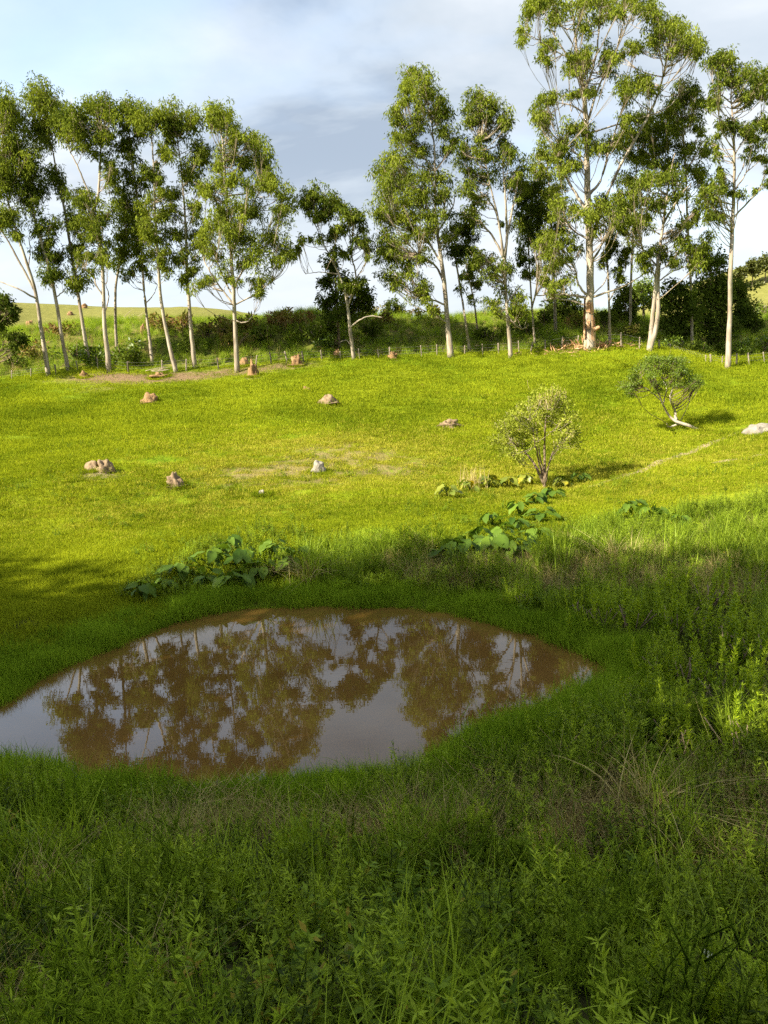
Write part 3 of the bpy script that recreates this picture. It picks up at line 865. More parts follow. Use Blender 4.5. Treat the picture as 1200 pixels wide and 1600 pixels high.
build_tree('eucalyptus_tree', 'slender eucalyptus between the tapering and the many stemmed trees', 63.5,
           [(734, 548, 6), (727, 500, 5), (720, 455, 4.5), (713, 412, 4), (706, 375, 2.5)],
           [(714, 380, 12), (726, 392, 11), (704, 392, 10), (736, 370, 12), (722, 452, 8), (716, 405, 9), (740, 395, 9), (735, 348, 11), (725, 360, 11)], seed=13, group=GR, tone=0.4, mat=M_DARKLEAF)
build_tree('eucalyptus_tree', 'thin sapling eucalyptus leaning left behind the slender one', 67,
           [(747, 520, 4), (742, 480, 3.5), (735, 445, 3), (728, 415, 2)],
           [(735, 432, 7), (742, 415, 8), (730, 410, 7), (738, 470, 7), (748, 440, 7), (728, 430, 6)], seed=14, group=GR, tone=0.4)
build_tree('eucalyptus_tree', 'eucalyptus with a fan of several pale stems from mid trunk', 61,
           [(798, 548, 9), (794, 505, 7.5), (790, 455, 7), (788, 412, 6.5), (782, 365, 4.5), (774, 330, 4), (758, 306, 2.5)],
           [(732, 160, 13), (748, 154, 14), (764, 158, 14), (776, 170, 12), (740, 180, 13), (758, 182, 13), (730, 196, 10), (780, 195, 12), (796, 190, 10), (738, 222, 13), (758, 212, 13), (780, 225, 14), (748, 245, 14), (726, 258, 13), (768, 252, 14), (798, 240, 12), (814, 258, 11), (738, 280, 14), (764, 282, 13), (795, 280, 13), (728, 304, 13), (752, 312, 11), (815, 290, 12), (730, 332, 12), (745, 350, 10), (720, 235, 10),
            (738, 402, 11), (756, 402, 12), (776, 414, 13), (796, 424, 12), (768, 436, 12), (788, 458, 13), (812, 466, 11), (765, 476, 10), (802, 488, 10), (745, 420, 8), (820, 490, 10), (778, 490, 8), (808, 350, 10)],
           limbs=[[(788, 412, 5), (792, 370, 4), (790, 320, 3), (786, 262, 2)], [(788, 408, 4.5), (796, 350, 3.5), (806, 300, 2.2)], [(786, 405, 4), (770, 370, 3), (750, 345, 1.8)], [(787, 400, 4), (778, 340, 3), (766, 290, 2.2), (752, 220, 1.6)],
                  [(793, 495, 3), (805, 508, 2.5), (816, 514, 2.2), (826, 508, 1.5)], [(791, 470, 2.5), (806, 455, 1.8), (816, 445, 1.2)]],
           seed=15, group=GR, tone=0.44, depth_spread=0.8)
build_tree('eucalyptus_tree', 'dark foliaged eucalyptus with thin twin stems left of the tallest tree', 65,
           [(836, 543, 4.5), (832, 490, 4), (828, 430, 3.5), (825, 370, 3), (822, 310, 2)],
           [(812, 300, 13), (828, 296, 13), (842, 305, 12), (818, 322, 14), (838, 325, 13), (812, 345, 12), (832, 350, 13), (845, 345, 10), (820, 372, 12), (838, 375, 10), (812, 398, 10), (826, 408, 9), (845, 280, 9), (808, 272, 9), (818, 430, 7), (835, 425, 7)],
           limbs=[[(833, 480, 3), (840, 440, 2.5), (842, 390, 1.6)]], seed=16, group=GR, tone=0.36, mat=M_DARKLEAF)
big_tree = build_tree('eucalyptus_tree', 'tallest eucalyptus, thick white trunk with a wide layered crown', 61,
           [(921, 544, 19), (921, 505, 15), (922, 445, 13), (921, 385, 12), (918, 310, 11), (917, 250, 9.5), (915, 175, 8), (908, 120, 6), (900, 70, 4.5), (895, 25, 3), (892, -15, 2)],
           [(832, 12, 13), (842, 2, 12), (822, 30, 11), (816, 50, 9), (818, 65, 7), (858, 8, 13), (876, 18, 13), (868, 34, 10), (900, 5, 15), (924, 2, 15), (946, 8, 14), (962, 20, 12), (914, 34, 11), (915, 52, 7), (978, 22, 11), (996, 10, 14), (1015, 14, 14), (1028, 28, 9), (985, -2, 12), (870, -5, 12), (940, 28, 10), (968, -8, 12),
            (852, 70, 11), (864, 74, 9), (846, 92, 8), (860, 102, 6), (888, 85, 8), (895, 102, 12), (908, 92, 12), (918, 84, 10), (890, 112, 10), (912, 108, 10), (948, 78, 11), (944, 98, 10), (964, 92, 11), (955, 112, 9), (982, 72, 9), (996, 76, 10), (914, 140, 12), (928, 145, 9), (892, 148, 7),
            (842, 165, 11), (856, 156, 11), (868, 148, 9), (842, 186, 11), (858, 184, 12), (850, 204, 9), (866, 240, 12), (876, 222, 12), (890, 210, 12), (904, 198, 10), (884, 236, 11), (918, 220, 13), (934, 232, 13), (952, 230, 12), (968, 222, 12), (920, 204, 9), (982, 204, 12), (976, 182, 9),
            (970, 140, 12), (984, 132, 12), (998, 140, 12), (980, 155, 10), (1012, 128, 10), (1000, 118, 9), (1022, 145, 9),
            (1020, 56, 13), (1036, 46, 14), (1054, 42, 14), (1070, 54, 14), (1084, 66, 13), (1066, 76, 12), (1096, 78, 9), (1024, 72, 9), (1046, 62, 12), (1084, 84, 9), (1052, 82, 9),
            (890, 258, 14), (904, 254, 9), (876, 272, 11), (866, 305, 13), (882, 318, 15), (898, 332, 12), (858, 322, 11), (870, 338, 10), (922, 336, 14), (938, 324, 14), (956, 332, 14), (934, 352, 13), (968, 318, 12), (974, 344, 13), (956, 356, 11), (988, 326, 10), (948, 312, 10),
            (848, 366, 10), (840, 382, 9), (868, 380, 14), (886, 378, 12), (856, 396, 13), (904, 392, 8), (846, 426, 11), (864, 416, 12), (880, 405, 10), (850, 440, 8), (872, 444, 8), (892, 436, 8), (860, 458, 8)],
           limbs=[[(921, 385, 6), (942, 322, 5), (970, 258, 4.5), (1000, 205, 4), (1028, 148, 3.2), (1042, 88, 2.2), (1048, 55, 1.4)], [(1000, 205, 2.5), (1030, 175, 2), (1060, 150, 1.2)],
                  [(919, 308, 5), (938, 282, 3.6), (958, 215, 2.6), (978, 150, 1.6)], [(916, 190, 4), (938, 130, 3), (962, 80, 2.2), (975, 30, 1.3)], [(913, 150, 4), (930, 95, 3), (936, 45, 2), (938, 12, 1.4)],
                  [(911, 120, 3), (885, 85, 2.4), (862, 48, 1.8), (850, 18, 1.2)], [(900, 100, 2), (872, 82, 1.6), (840, 62, 1.2), (820, 52, 0.8)], [(916, 335, 5), (895, 295, 4), (880, 268, 2.8), (870, 245, 1.6)],
                  [(917, 372, 3), (898, 362, 2.4), (885, 345, 1.5)], [(912, 470, 5), (895, 462, 4), (870, 460, 3), (838, 462, 1.6)], [(908, 468, 4), (904, 445, 3), (898, 420, 2.2), (885, 395, 1.2)], [(912, 475, 3.5), (892, 470, 3), (866, 466, 1.8), (850, 470, 1)],
                  [(926, 466, 4), (950, 456, 3.2), (978, 446, 2.4), (1004, 430, 1.4)], [(925, 405, 3), (936, 392, 2.4), (940, 378, 1.5)], [(918, 260, 3), (900, 240, 2.2), (880, 225, 1.4)], [(932, 468, 2.2), (945, 440, 1.7), (952, 415, 1)], [(914, 180, 3), (894, 165, 2), (868, 160, 1.2)]],
           seed=17, group=GR, tone=0.56, depth_spread=0.55, trunk_scale=0.86, flare=1.15)
# peeling orange bark on the tallest tree's foot
b0 = at(921, 544, 61)
mb = MB()
rr = np.random.default_rng(5)
for k_ in range(26):
    a_ = rr.uniform(0, 2 * np.pi)
    z0 = rr.uniform(0.1, 3.4)
    hh_, ww_ = rr.uniform(0.5, 1.3), rr.uniform(0.06, 0.14)
    for part_ in range(3):
        pass
    rad_ = 0.50 - 0.05 * z0
    th = a_ + np.array([-0.5, 0.5, 0.5, -0.5]) * ww_ / rad_ * 2
    zz = z0 + np.array([0, 0, hh_, hh_])
    off = np.array([0.05, 0.07, 0.015, 0.01])
    mb.add(np.stack([np.cos(th) * (rad_ + off), np.sin(th) * (rad_ + off), zz], -1), [[0, 1, 2, 3]])
obj('bark_strip', mb.mesh('bark_strip'), M_BARKRED, big_tree)
mb = MB()
tube(mb, [(0.35, -0.1, 1.55), (0.62, -0.2, 1.65), (0.78, -0.25, 1.72)], [0.20, 0.17, 0.13], 8)
obj('branch_stub', mb.mesh('branch_stub', True), M_BARKRED, big_tree)
build_tree('eucalyptus_tree', 'thin pale eucalyptus immediately right of the tallest tree', 62.5,
           [(953, 545, 6), (952, 490, 5), (950, 430, 4.5), (948, 385, 3), (946, 350, 2)],
           [(958, 392, 9), (974, 405, 9), (966, 422, 8), (946, 398, 7), (955, 372, 9), (980, 392, 8), (972, 438, 6), (940, 412, 6)],
           limbs=[[(951, 470, 2), (966, 445, 1.5), (978, 420, 1)]], seed=18, group=GR, tone=0.42, dens=0.8)
build_tree('eucalyptus_tree', 'white trunked eucalyptus with twin stems close together at the base', 59.5,
           [(1015, 550, 12), (1019, 505, 9.5), (1024, 450, 8.5), (1028, 412, 7.5), (1034, 365, 6), (1040, 320, 5), (1046, 280, 3.5), (1054, 240, 2)],
           [(990, 292, 11), (1004, 282, 13), (1022, 276, 13), (1040, 286, 13), (1060, 276, 12), (998, 314, 13), (1016, 318, 13), (1040, 322, 13), (1066, 308, 13), (988, 345, 12), (972, 360, 10), (1008, 350, 11), (1008, 396, 13), (1026, 392, 13), (1042, 402, 11), (1056, 362, 13), (1078, 346, 13), (1072, 384, 14), (1092, 388, 14), (1058, 412, 10), (1090, 414, 11), (1106, 372, 11), (1092, 326, 12), (1002, 412, 9), (1080, 412, 11), (1104, 398, 10), (1018, 420, 8)],
           limbs=[[(1027, 552, 8), (1027, 500, 6.5), (1028, 450, 5.5), (1030, 415, 4)], [(1028, 415, 3), (1012, 400, 2.2), (1002, 385, 1.4)], [(1036, 352, 4), (1060, 310, 3), (1080, 285, 1.6)], [(1040, 320, 3), (1058, 295, 2.4), (1075, 275, 1.4)], [(1026, 440, 2.4), (1050, 425, 1.8), (1085, 412, 1.2)], [(1024, 435, 2.6), (1018, 420, 2), (1016, 405, 1.2)]],
           seed=19, group=GR, tone=0.48, depth_spread=0.8)
build_tree('eucalyptus_tree', 'dark tall eucalyptus standing behind the twin stemmed tree', 66,
           [(1082, 528, 6), (1079, 440, 5.5), (1074, 340, 4.5), (1071, 260, 3.5), (1066, 190, 2.5)],
           [(1052, 190, 13), (1040, 206, 13), (1066, 205, 14), (1084, 190, 11), (1012, 228, 12), (1030, 230, 12), (1050, 236, 13), (1020, 206, 10), (1088, 236, 11), (1066, 256, 12), (1098, 284, 11), (1080, 268, 11), (1040, 178, 11), (1058, 152, 12), (1076, 148, 11), (1088, 164, 10), (1104, 160, 10), (1000, 250, 10), (1108, 318, 10), (1040, 260, 11), (1016, 258, 11), (1096, 204, 8), (1062, 172, 11), (1072, 230, 11), (1086, 140, 11), (1068, 130, 10), (1050, 170, 11), (1030, 190, 11), (1104, 240, 10), (1010, 205, 10), (1096, 265, 10), (1048, 275, 11)],
           limbs=[[(1072, 270, 2.5), (1090, 235, 1.8), (1104, 215, 1.1)], [(1073, 300, 2.5), (1050, 270, 1.8), (1030, 245, 1.2)]], seed=20, group=GR, tone=0.34)
build_tree('eucalyptus_tree', 'rightmost eucalyptus, tall straight bare buff trunk with a high crown', 57,
           [(1137, 567, 11), (1140, 490, 9.5), (1142, 410, 9), (1145, 345, 8), (1147, 285, 6.5), (1147, 225, 5), (1144, 175, 3.5), (1142, 130, 2.5)],
           [(1122, 92, 10), (1134, 88, 12), (1144, 100, 11), (1108, 100, 8), (1122, 112, 12), (1136, 122, 12), (1152, 128, 11), (1162, 114, 12), (1176, 118, 14), (1192, 126, 13), (1206, 120, 14), (1180, 142, 12), (1198, 148, 11), (1160, 148, 10), (1118, 138, 10), (1106, 162, 8), (1124, 158, 8), (1170, 160, 8), (1138, 196, 12), (1154, 198, 12), (1172, 202, 12), (1190, 194, 12), (1206, 200, 12), (1128, 192, 8), (1168, 216, 9), (1192, 220, 10), (1170, 244, 9), (1196, 250, 8), (1110, 222, 8), (1122, 246, 7),
            (1108, 288, 9), (1122, 304, 11), (1118, 330, 11), (1134, 292, 8), (1108, 342, 9), (1130, 340, 7), (1160, 304, 8), (1198, 290, 7), (1126, 272, 7), (1100, 310, 8)],
           limbs=[[(1146, 340, 3.2), (1168, 316, 2.6), (1185, 298, 2), (1200, 262, 1.2)], [(1147, 300, 2.4), (1165, 272, 1.8), (1178, 245, 1.1)], [(1147, 290, 2), (1160, 262, 1.6), (1172, 225, 1)], [(1144, 165, 2), (1130, 150, 1.5), (1118, 142, 1)], [(1147, 250, 2), (1160, 222, 1.5), (1178, 205, 1)]],
           seed=21, group=GR, tone=0.42, depth_spread=0.9)

build_tree('eucalyptus_tree', 'eucalyptus farther back filling the space left of the tallest tree', 69,
           [(868, 520, 6), (866, 450, 5), (862, 370, 4), (858, 290, 3), (854, 240, 2)],
           [(838, 250, 11), (852, 236, 12), (866, 250, 11), (830, 275, 11), (850, 272, 12), (872, 285, 11), (838, 300, 12), (860, 308, 12), (826, 330, 11), (846, 335, 12), (872, 345, 11), (832, 362, 11), (856, 370, 11), (880, 360, 9), (842, 395, 10), (866, 400, 9), (820, 352, 9)],
           limbs=[[(864, 420, 2.5), (850, 380, 2), (838, 340, 1.2)]], seed=31, group=GR, tone=0.40)
build_tree('eucalyptus_tree', 'eucalyptus farther back filling the space right of the tallest tree', 69,
           [(985, 515, 6), (986, 440, 5), (990, 350, 4), (994, 270, 3), (998, 200, 2)],
           [(990, 190, 11), (1004, 180, 11), (1016, 196, 11), (984, 215, 11), (1002, 214, 12), (1022, 222, 10), (978, 245, 11), (996, 246, 12), (1016, 250, 11), (970, 280, 11), (990, 284, 12), (1012, 290, 11), (964, 312, 10), (984, 318, 11), (1000, 345, 11), (972, 345, 10), (988, 375, 10), (1016, 335, 9)],
           limbs=[[(988, 400, 2.5), (975, 360, 2), (968, 320, 1.2)]], seed=32, group=GR, tone=0.42)
# dense dark trees behind the fence on the right
dense = dict(mat=M_DARKLEAF, bark=M_BARKDARK, L=0.32, W=0.15, droop=0.5, sub=7, dens=1.15)
build_tree('broadleaf_tree', 'tall dense dark tree behind the fence left of the rightmost trunk', 70, [(1112, 540, 7), (1112, 480, 5), (1110, 410, 3)],
           [(1112, 398, 12), (1122, 416, 14), (1104, 420, 14), (1126, 440, 16), (1100, 444, 16), (1116, 462, 18), (1092, 468, 16), (1134, 468, 16), (1104, 490, 18), (1128, 494, 18), (1092, 506, 16), (1114, 516, 18), (1138, 512, 14)], seed=22, tone=0.62, **dense)
build_tree('broadleaf_tree', 'dense dark tree between the rightmost trunk and the sunlit hill', 74, [(1155, 530, 6), (1155, 490, 5), (1152, 450, 3)],
           [(1150, 448, 13), (1162, 462, 14), (1148, 472, 16), (1168, 482, 14), (1154, 494, 17), (1172, 502, 12), (1146, 510, 15), (1164, 516, 15), (1182, 508, 9)], seed=23, tone=0.62, **dense)
build_tree('broadleaf_tree', 'low dense dark tree right of the twin stemmed eucalyptus', 67, [(1066, 545, 6), (1064, 500, 5), (1060, 460, 3)],
           [(1050, 456, 13), (1066, 452, 13), (1044, 474, 15), (1062, 474, 16), (1078, 470, 14), (1050, 496, 15), (1070, 496, 16), (1084, 490, 12), (1042, 512, 12), (1060, 518, 14), (1078, 516, 13)], seed=24, tone=0.62, **dense)
build_tree('broadleaf_tree', 'bright green round tree on the bank seen through the trunks', 78, [(1006, 500, 6), (1005, 475, 4)],
           [(996, 452, 10), (1008, 446, 11), (1018, 456, 10), (1002, 464, 12), (1014, 470, 11), (992, 468, 8), (1024, 468, 7)], mat=M_BRIGHTLEAF, bark=M_BARKDARK, seed=25, tone=0.75, L=0.3, W=0.15, droop=0.4)
build_tree('broadleaf_tree', 'dark leafy tree on the bank right of the tallest trunk', 74, [(978, 512, 5), (978, 485, 4)],
           [(968, 462, 11), (980, 456, 11), (990, 472, 11), (972, 478, 13), (986, 488, 12), (962, 486, 10), (975, 496, 11)], seed=26, tone=0.62, **dense)
build_tree('broadleaf_tree', 'dark leafy tree on the bank left of the tallest trunk', 74, [(880, 512, 5), (880, 485, 4)],
           [(862, 474, 11), (876, 462, 12), (890, 470, 12), (868, 486, 13), (884, 486, 13), (900, 482, 10), (856, 492, 9), (895, 498, 10)], seed=27, tone=0.62, **dense)
build_tree('broadleaf_tree', 'small feathery tree on the bank top left of the car', 80, [(614, 508, 3), (614, 490, 2)],
           [(606, 480, 6), (616, 474, 7), (624, 482, 6), (612, 488, 7), (622, 491, 6), (602, 488, 4)], mat=M_DARKLEAF, bark=M_BARKDARK, seed=28, tone=0.6, L=0.26, W=0.10, droop=0.3)
build_tree('broadleaf_tree', 'dark low tree at the left picture edge hanging over the bank', 60, [(-6, 600, 7), (-4, 540, 6), (0, 490, 4)],
           [(4, 465, 10), (14, 478, 11), (-6, 482, 13), (10, 500, 9), (22, 486, 8), (2, 520, 8), (-8, 505, 12), (24, 528, 10), (34, 532, 9), (18, 545, 9)], mat=M_DARKLEAF, bark=M_BARKDARK, seed=29, tone=0.35, L=0.3, W=0.13, droop=0.5)
# distant hill trees on the far right
for k_, (a, b, r, lb) in enumerate([(1156, 428, 10, 'pale distant tree on the skyline left of the sunlit hill'), (1176, 418, 10, 'middle distant tree on the skyline of the sunlit hill'),
                                    (1196, 410, 11, 'distant tree on the hill skyline at the right edge'), (1186, 452, 9, 'olive bush lower on the sunlit far hill')]):
    build_tree('distant_tree', lb, 140, [(a, b + r * 1.3, 2.5), (a, b, 1.5)], [(a - r * .6, b + 2, r * .7), (a + r * .5, b, r * .7), (a, b - r * .5, r * .7), (a + r * .2, b + r * .6, r * .7)],
               mat=M_OLIVE, bark=M_BARKDARK, seed=40 + k_, tone=0.3, L=0.5, W=0.28, droop=0.3, group='trees on the far right hill', sides=6)

# the two small trees standing in the pasture
gb = ground_hit(850, 763)
build_tree('small_tree', 'small thin leaved tree with several stems and a dry pale top in the pasture', gb[1],
           [(850, 763, 8), (851, 735, 6), (851, 700, 5), (852, 665, 3.5), (855, 640, 2)],
           [(800, 650, 13), (818, 635, 13), (840, 625, 14), (862, 618, 13), (878, 632, 13), (892, 655, 13), (898, 675, 11), (784, 668, 11), (800, 680, 14), (822, 660, 15), (846, 650, 15), (868, 655, 15), (885, 685, 12), (774, 690, 10), (792, 702, 11), (815, 695, 13), (835, 680, 12), (866, 690, 10), (900, 695, 8), (808, 715, 9)],
           limbs=[[(848, 755, 5), (836, 728, 4), (822, 708, 3), (800, 690, 1.6)], [(849, 758, 4), (843, 725, 3), (836, 690, 2.4), (828, 655, 1.2)], [(852, 758, 4), (858, 725, 2.6), (866, 700, 2), (882, 670, 1.2)], [(849, 745, 3), (842, 700, 2.2), (838, 660, 1.4)], [(853, 750, 2.4), (862, 715, 1.6), (876, 690, 1)]],
           mat=M_FINE, bark=M_BARKDARK, twigmat=M_TWIG, seed=50, tone=0.42, L=0.13, W=0.056, dens=0.95, droop=-0.1, twig=0.32, depth_spread=0.9, sub=6, flare=1.0)
# dry bleached shoots on its top
small = bpy.data.objects['small_tree']
mb = MB()
rr = np.random.default_rng(9)
for k_ in range(70):
    a_, b_ = rr.normal(862, 13), rr.normal(632, 8)
    q0 = at(a_, b_, gb[1] + rr.normal(0, .5))
    q1 = q0 + np.array([rr.normal(0, .08), rr.normal(0, .08), rr.uniform(.25, .6)])
    tube(mb, [q0, (q0 + q1) / 2 + rr.normal(0, .03, 3), q1], [0.010, 0.010, 0.006], 3, n=4, tone=rr.uniform(.6, 1))
obj('dry_shoots', mb.mesh('dry_shoots', True, np.array(small.location)), M_DRY, small, kind='stuff')

gb = ground_hit(1094, 670)
build_tree('small_tree', 'leaning small tree with curved pale stems and a flat dark crown', gb[1],
           [(1096, 670, 8), (1076, 665, 7.5), (1058, 659, 6.5), (1046, 650, 5), (1036, 632, 4), (1030, 618, 3), (1018, 600, 2)],
           [(985, 590, 8), (994, 580, 9), (978, 604, 8), (990, 608, 8), (984, 618, 7), (1000, 596, 7), (1010, 568, 10), (1026, 562, 11), (1044, 560, 11), (1060, 566, 11), (1018, 584, 10), (1036, 578, 12), (1056, 584, 12), (1074, 580, 10), (1086, 594, 10), (1026, 600, 9), (1046, 600, 10), (1066, 602, 9), (1080, 604, 7), (1030, 612, 7), (1094, 600, 6)],
           limbs=[[(1058, 659, 5), (1054, 640, 3.8), (1047, 622, 3), (1052, 604, 1.8)], [(1072, 666, 4), (1056, 664, 3.5), (1046, 668, 2.6), (1042, 662, 1.6)], [(1047, 622, 2.4), (1042, 608, 1.8), (1036, 595, 1)], [(1030, 620, 2), (1008, 606, 1.4), (990, 602, 0.9)]],
           mat=M_BRIGHTLEAF, bark=M_BARK, twigmat=M_BARKDARK, seed=51, tone=0.85, L=0.11, W=0.05, dens=0.5, droop=0.1, twig=0.55, flat=0.6, flare=1.0, depth_spread=0.8)


# ------------------------------------------------------------------ scrub on the bank behind the fence
def shrub_mesh(seed, r=1.0, n=900, L=0.22, W=0.10, h=1.0, tone=0.68):
    rng = np.random.default_rng(seed)
    mb = MB()
    for _ in range(7):
        c = np.array([rng.normal(0, .38), rng.normal(0, .38), rng.uniform(.3, .75) * h]) * r
        clump_leaves(mb, c, r * rng.uniform(.35, .55), 1.2, L, W, rng, sub=5, tone=tone, droop=0.1)
    st = MB()
    for _ in range(6):
        e = np.array([rng.normal(0, .4), rng.normal(0, .4), rng.uniform(.5, 1.0) * h]) * r
        tube(st, [(rng.normal(0, .05), rng.normal(0, .05), -0.1), e * .5 + np.array([0, 0, .1]), e], [.035 * r, .025 * r, .01], 5, n=6)
    return mb.mesh('foliage'), st.mesh('stems', True)


SHR = [shrub_mesh(100 + k) for k in range(5)]
for a, b in SHR:
    b.materials.append(M_BARKDARK)


def shrub(px, py, y, s, mat, k, label, group='shrubs on the bank behind the fence', sz=1.0, name='bank_shrub'):
    p = at(px, py, y)
    p[2] = float(height(p[0], p[1])) - 0.05
    r = obj(name, None, loc=p, label=label, cat='shrub', group=group)
    r.rotation_euler = (0, 0, random.Random(k * 7 + int(px)).uniform(0, 6.28))
    r.scale = (s, s, s * sz)
    key = 'shrub foliage %d %s' % (k, mat.name)
    me = bpy.data.meshes.get(key)
    if me is None:
        me = SHR[k][0].copy()
        me.name = key
        me.materials.clear()
        me.materials.append(mat)
    obj('foliage', me, None, r)
    obj('stems', SHR[k][1], None, r)
    return r


SB = [(20, 548, 65, 1.5, M_DARKLEAF, 'dark shrub at the foot of the bank near the left edge'), (52, 540, 67, 1.6, M_SCRUB, 'olive shrub behind the leftmost leaning trunk'),
      (118, 530, 65, 1.7, M_BRIGHTLEAF, 'bright leafy shrub between the second and third leaning trunks'), (150, 535, 64, 1.6, M_BRIGHTLEAF, 'leafy shrub against the thick spotted trunk on its left'),
      (188, 528, 64.5, 1.7, M_BRIGHTLEAF, 'tall leafy shrub just right of the thick spotted trunk'), (205, 545, 64, 1.3, M_DARKLEAF, 'low dark shrub behind the dark fence post'),
      (92, 505, 72, 1.5, M_SCRUB, 'brownish shrub on the bank top below the far hill, left'), (255, 512, 71, 1.6, M_SCRUB, 'olive shrub on the bank between the slim and bent trunks'),
      (285, 505, 72, 1.7, M_SCRUB, 'russet shrub on the bank top left of the round crowned tree'), (322, 505, 71, 1.7, M_SCRUB, 'russet shrub on the bank behind the straight pale trunk'),
      (345, 512, 70, 1.8, M_SCRUB, 'dry brown shrub left of the round crowned trunk'), (390, 505, 71, 1.7, M_SCRUB, 'olive shrub right of the round crowned trunk on the bank'),
      (418, 525, 68, 1.8, M_DARKLEAF, 'dark shrub halfway up the bank right of the round crowned tree'), (440, 505, 71, 1.6, M_SCRUB, 'olive green shrub on the bank top left of the gap'),
      (470, 508, 70, 1.7, M_SCRUB, 'mixed green shrub on the bank left of the dark tree'), (498, 525, 67, 2.2, M_DARKLEAF, 'big dark bush at the left foot of the lone eucalyptus'),
      (515, 540, 65.5, 1.5, M_BRIGHTLEAF, 'yellow green bush beside the lone eucalyptus foot'), (575, 515, 69, 1.6, M_DARKLEAF, 'dark bush on the bank right of the lone eucalyptus'),
      (600, 505, 72, 1.4, M_SCRUB, 'dry tan bush on the bank left of the car'), (680, 495, 74, 1.5, M_SCRUB, 'olive bush on the bank top right of the car'),
      (762, 525, 66, 1.6, M_DARKLEAF, 'dark bush left of the many stemmed trunk'), (825, 525, 67, 1.5, M_DARKLEAF, 'dark bush behind the twin thin stems'),
      (850, 505, 71, 1.7, M_DARKLEAF, 'dark bush on the bank left of the tallest tree'), (945, 505, 71, 1.6, M_DARKLEAF, 'dark bush on the bank right of the tallest tree'),
      (905, 520, 69, 1.5, M_SCRUB, 'russet bush on the bank just behind the tallest trunk'), (975, 520, 68, 1.5, M_SCRUB, 'brown bush on the bank before the bright round tree'),
      (1048, 540, 63, 1.2, M_BRIGHTLEAF, 'yellow green bush right of the twin stems by the fence'), (1095, 535, 65, 1.4, M_BRIGHTLEAF, 'leafy green bush below the tall dense tree'),
      (1158, 530, 64, 1.3, M_BRIGHTLEAF, 'light green bush right of the rightmost trunk'), (1195, 520, 64, 1.6, M_BRIGHTLEAF, 'tall light green bush at the right picture edge'),
      (1182, 475, 100, 2.4, M_OLIVE, 'olive bush at the foot of the sunlit far hill'), (1198, 488, 90, 2.2, M_BRIGHTLEAF, 'pale green bush at the right edge below the far hill'),
      (1125, 545, 65, 1.2, M_DARKLEAF, 'low dark bush left of the rightmost trunk foot'), (1010, 528, 66, 1.4, M_DARKLEAF, 'dark bush behind the twin white stems'),
      (235, 500, 73, 1.4, M_SCRUB, 'dark russet shrub on the bank top right of the thick spotted trunk'), (370, 528, 67, 1.5, M_SCRUB, 'dark shrub low behind the round crowned trunk'),
      (640, 492, 80, 1.2, M_SCRUB, 'thin skyline bush behind the car'), (585, 494, 78, 1.2, M_SCRUB, 'thin skyline bush right of the dark tree'), (550, 500, 72, 1.6, M_DARKLEAF, 'dark bush behind the lone eucalyptus trunk'),
      (300, 530, 67, 1.5, M_DARKLEAF, 'dark low shrub behind the straight pale trunk'), (1075, 545, 63.5, 1.3, M_DARKLEAF, 'dark bush in the hollow right of the yellow green bush')]
for k_, (a, b, y, s, mt, lb) in enumerate(SB):
    shrub(a, b + 12, y, s, mt, k_ % 5, lb)

# ------------------------------------------------------------------ fence
POSTS = [(18, 590, 14, 62.5), (48, 588, 13, 62.5), (88, 588, 14, 62.3), (122, 580, 15, 62.5), (153, 578, 16, 62.5), (200, 577, 18, 62), (253, 572, 17, 62.5), (276, 571, 18, 62.3), (290, 571, 18, 62.3), (341, 568, 18, 62.3), (399, 566, 17, 62.5),
         (424, 566, 18, 62.5), (449, 562, 17, 62.5), (474, 560, 17, 62.5), (503, 562, 16, 62.5), (532, 561, 14, 62.5), (562, 559, 17, 62.5), (592, 556, 13, 62.7), (609, 558, 17, 62.5), (659, 556, 18, 62.5), (683, 554, 16, 62.5), (726, 550, 13, 62.5),
         (754, 551, 17, 62.3), (779, 550, 16, 62.3), (811, 550, 18, 62.3), (829, 546, 15, 62.4), (852, 546, 16, 62.3), (877, 547, 18, 62.2), (902, 545, 18, 62.2), (971, 546, 24, 61), (999, 547, 18, 60.5), (1030, 549, 13, 60.3), (1047, 552, 9, 60.3),
         (1103, 570, 10, 58.3), (1111, 571, 13, 58.2), (1128, 572, 13, 58), (1151, 569, 18, 58), (1171, 568, 18, 58), (1195, 564, 18, 58), (1218, 563, 18, 58)]
fence = None
fr = random.Random(4)
tops = []
for k_, (a, b, hpx, y) in enumerate(POSTS):
    p = at(a, b, y)
    p[2] = float(height(p[0], p[1]))
    if fence is None:
        fence = obj('wire_fence', None, loc=p, label='wire fence on thin weathered wooden posts below the tree rows', cat='fence')
        f0 = p.copy()
    hm = hpx * y / FPX
    r = fr.uniform(0.045, 0.075)
    lean = np.array([fr.gauss(0, .09), fr.gauss(0, .08), 0])
    mb = MB()
    tube(mb, [p - np.array([0, 0, .2]), p + np.array([0, 0, hm * .5]) + lean * .5, p + np.array([0, 0, hm]) + lean], [r, r * .97, r * .85], 6, n=5)
    obj('post', mb.mesh('post', False, f0), M_POSTDARK if k_ in (5, 9) else M_POST, fence)
    tops.append((p, lean, hm))
for fr_ in (0.35, 0.62, 0.88):
    mb = MB()
    tube(mb, [p + lean * fr_ + np.array([0, -0.07, max(0.25, hm) * fr_]) for p, lean, hm in tops], [0.006] * len(tops), 3, n=len(tops) * 2)
    obj('wire', mb.mesh('wire', False, f0), M_WIRE, fence)


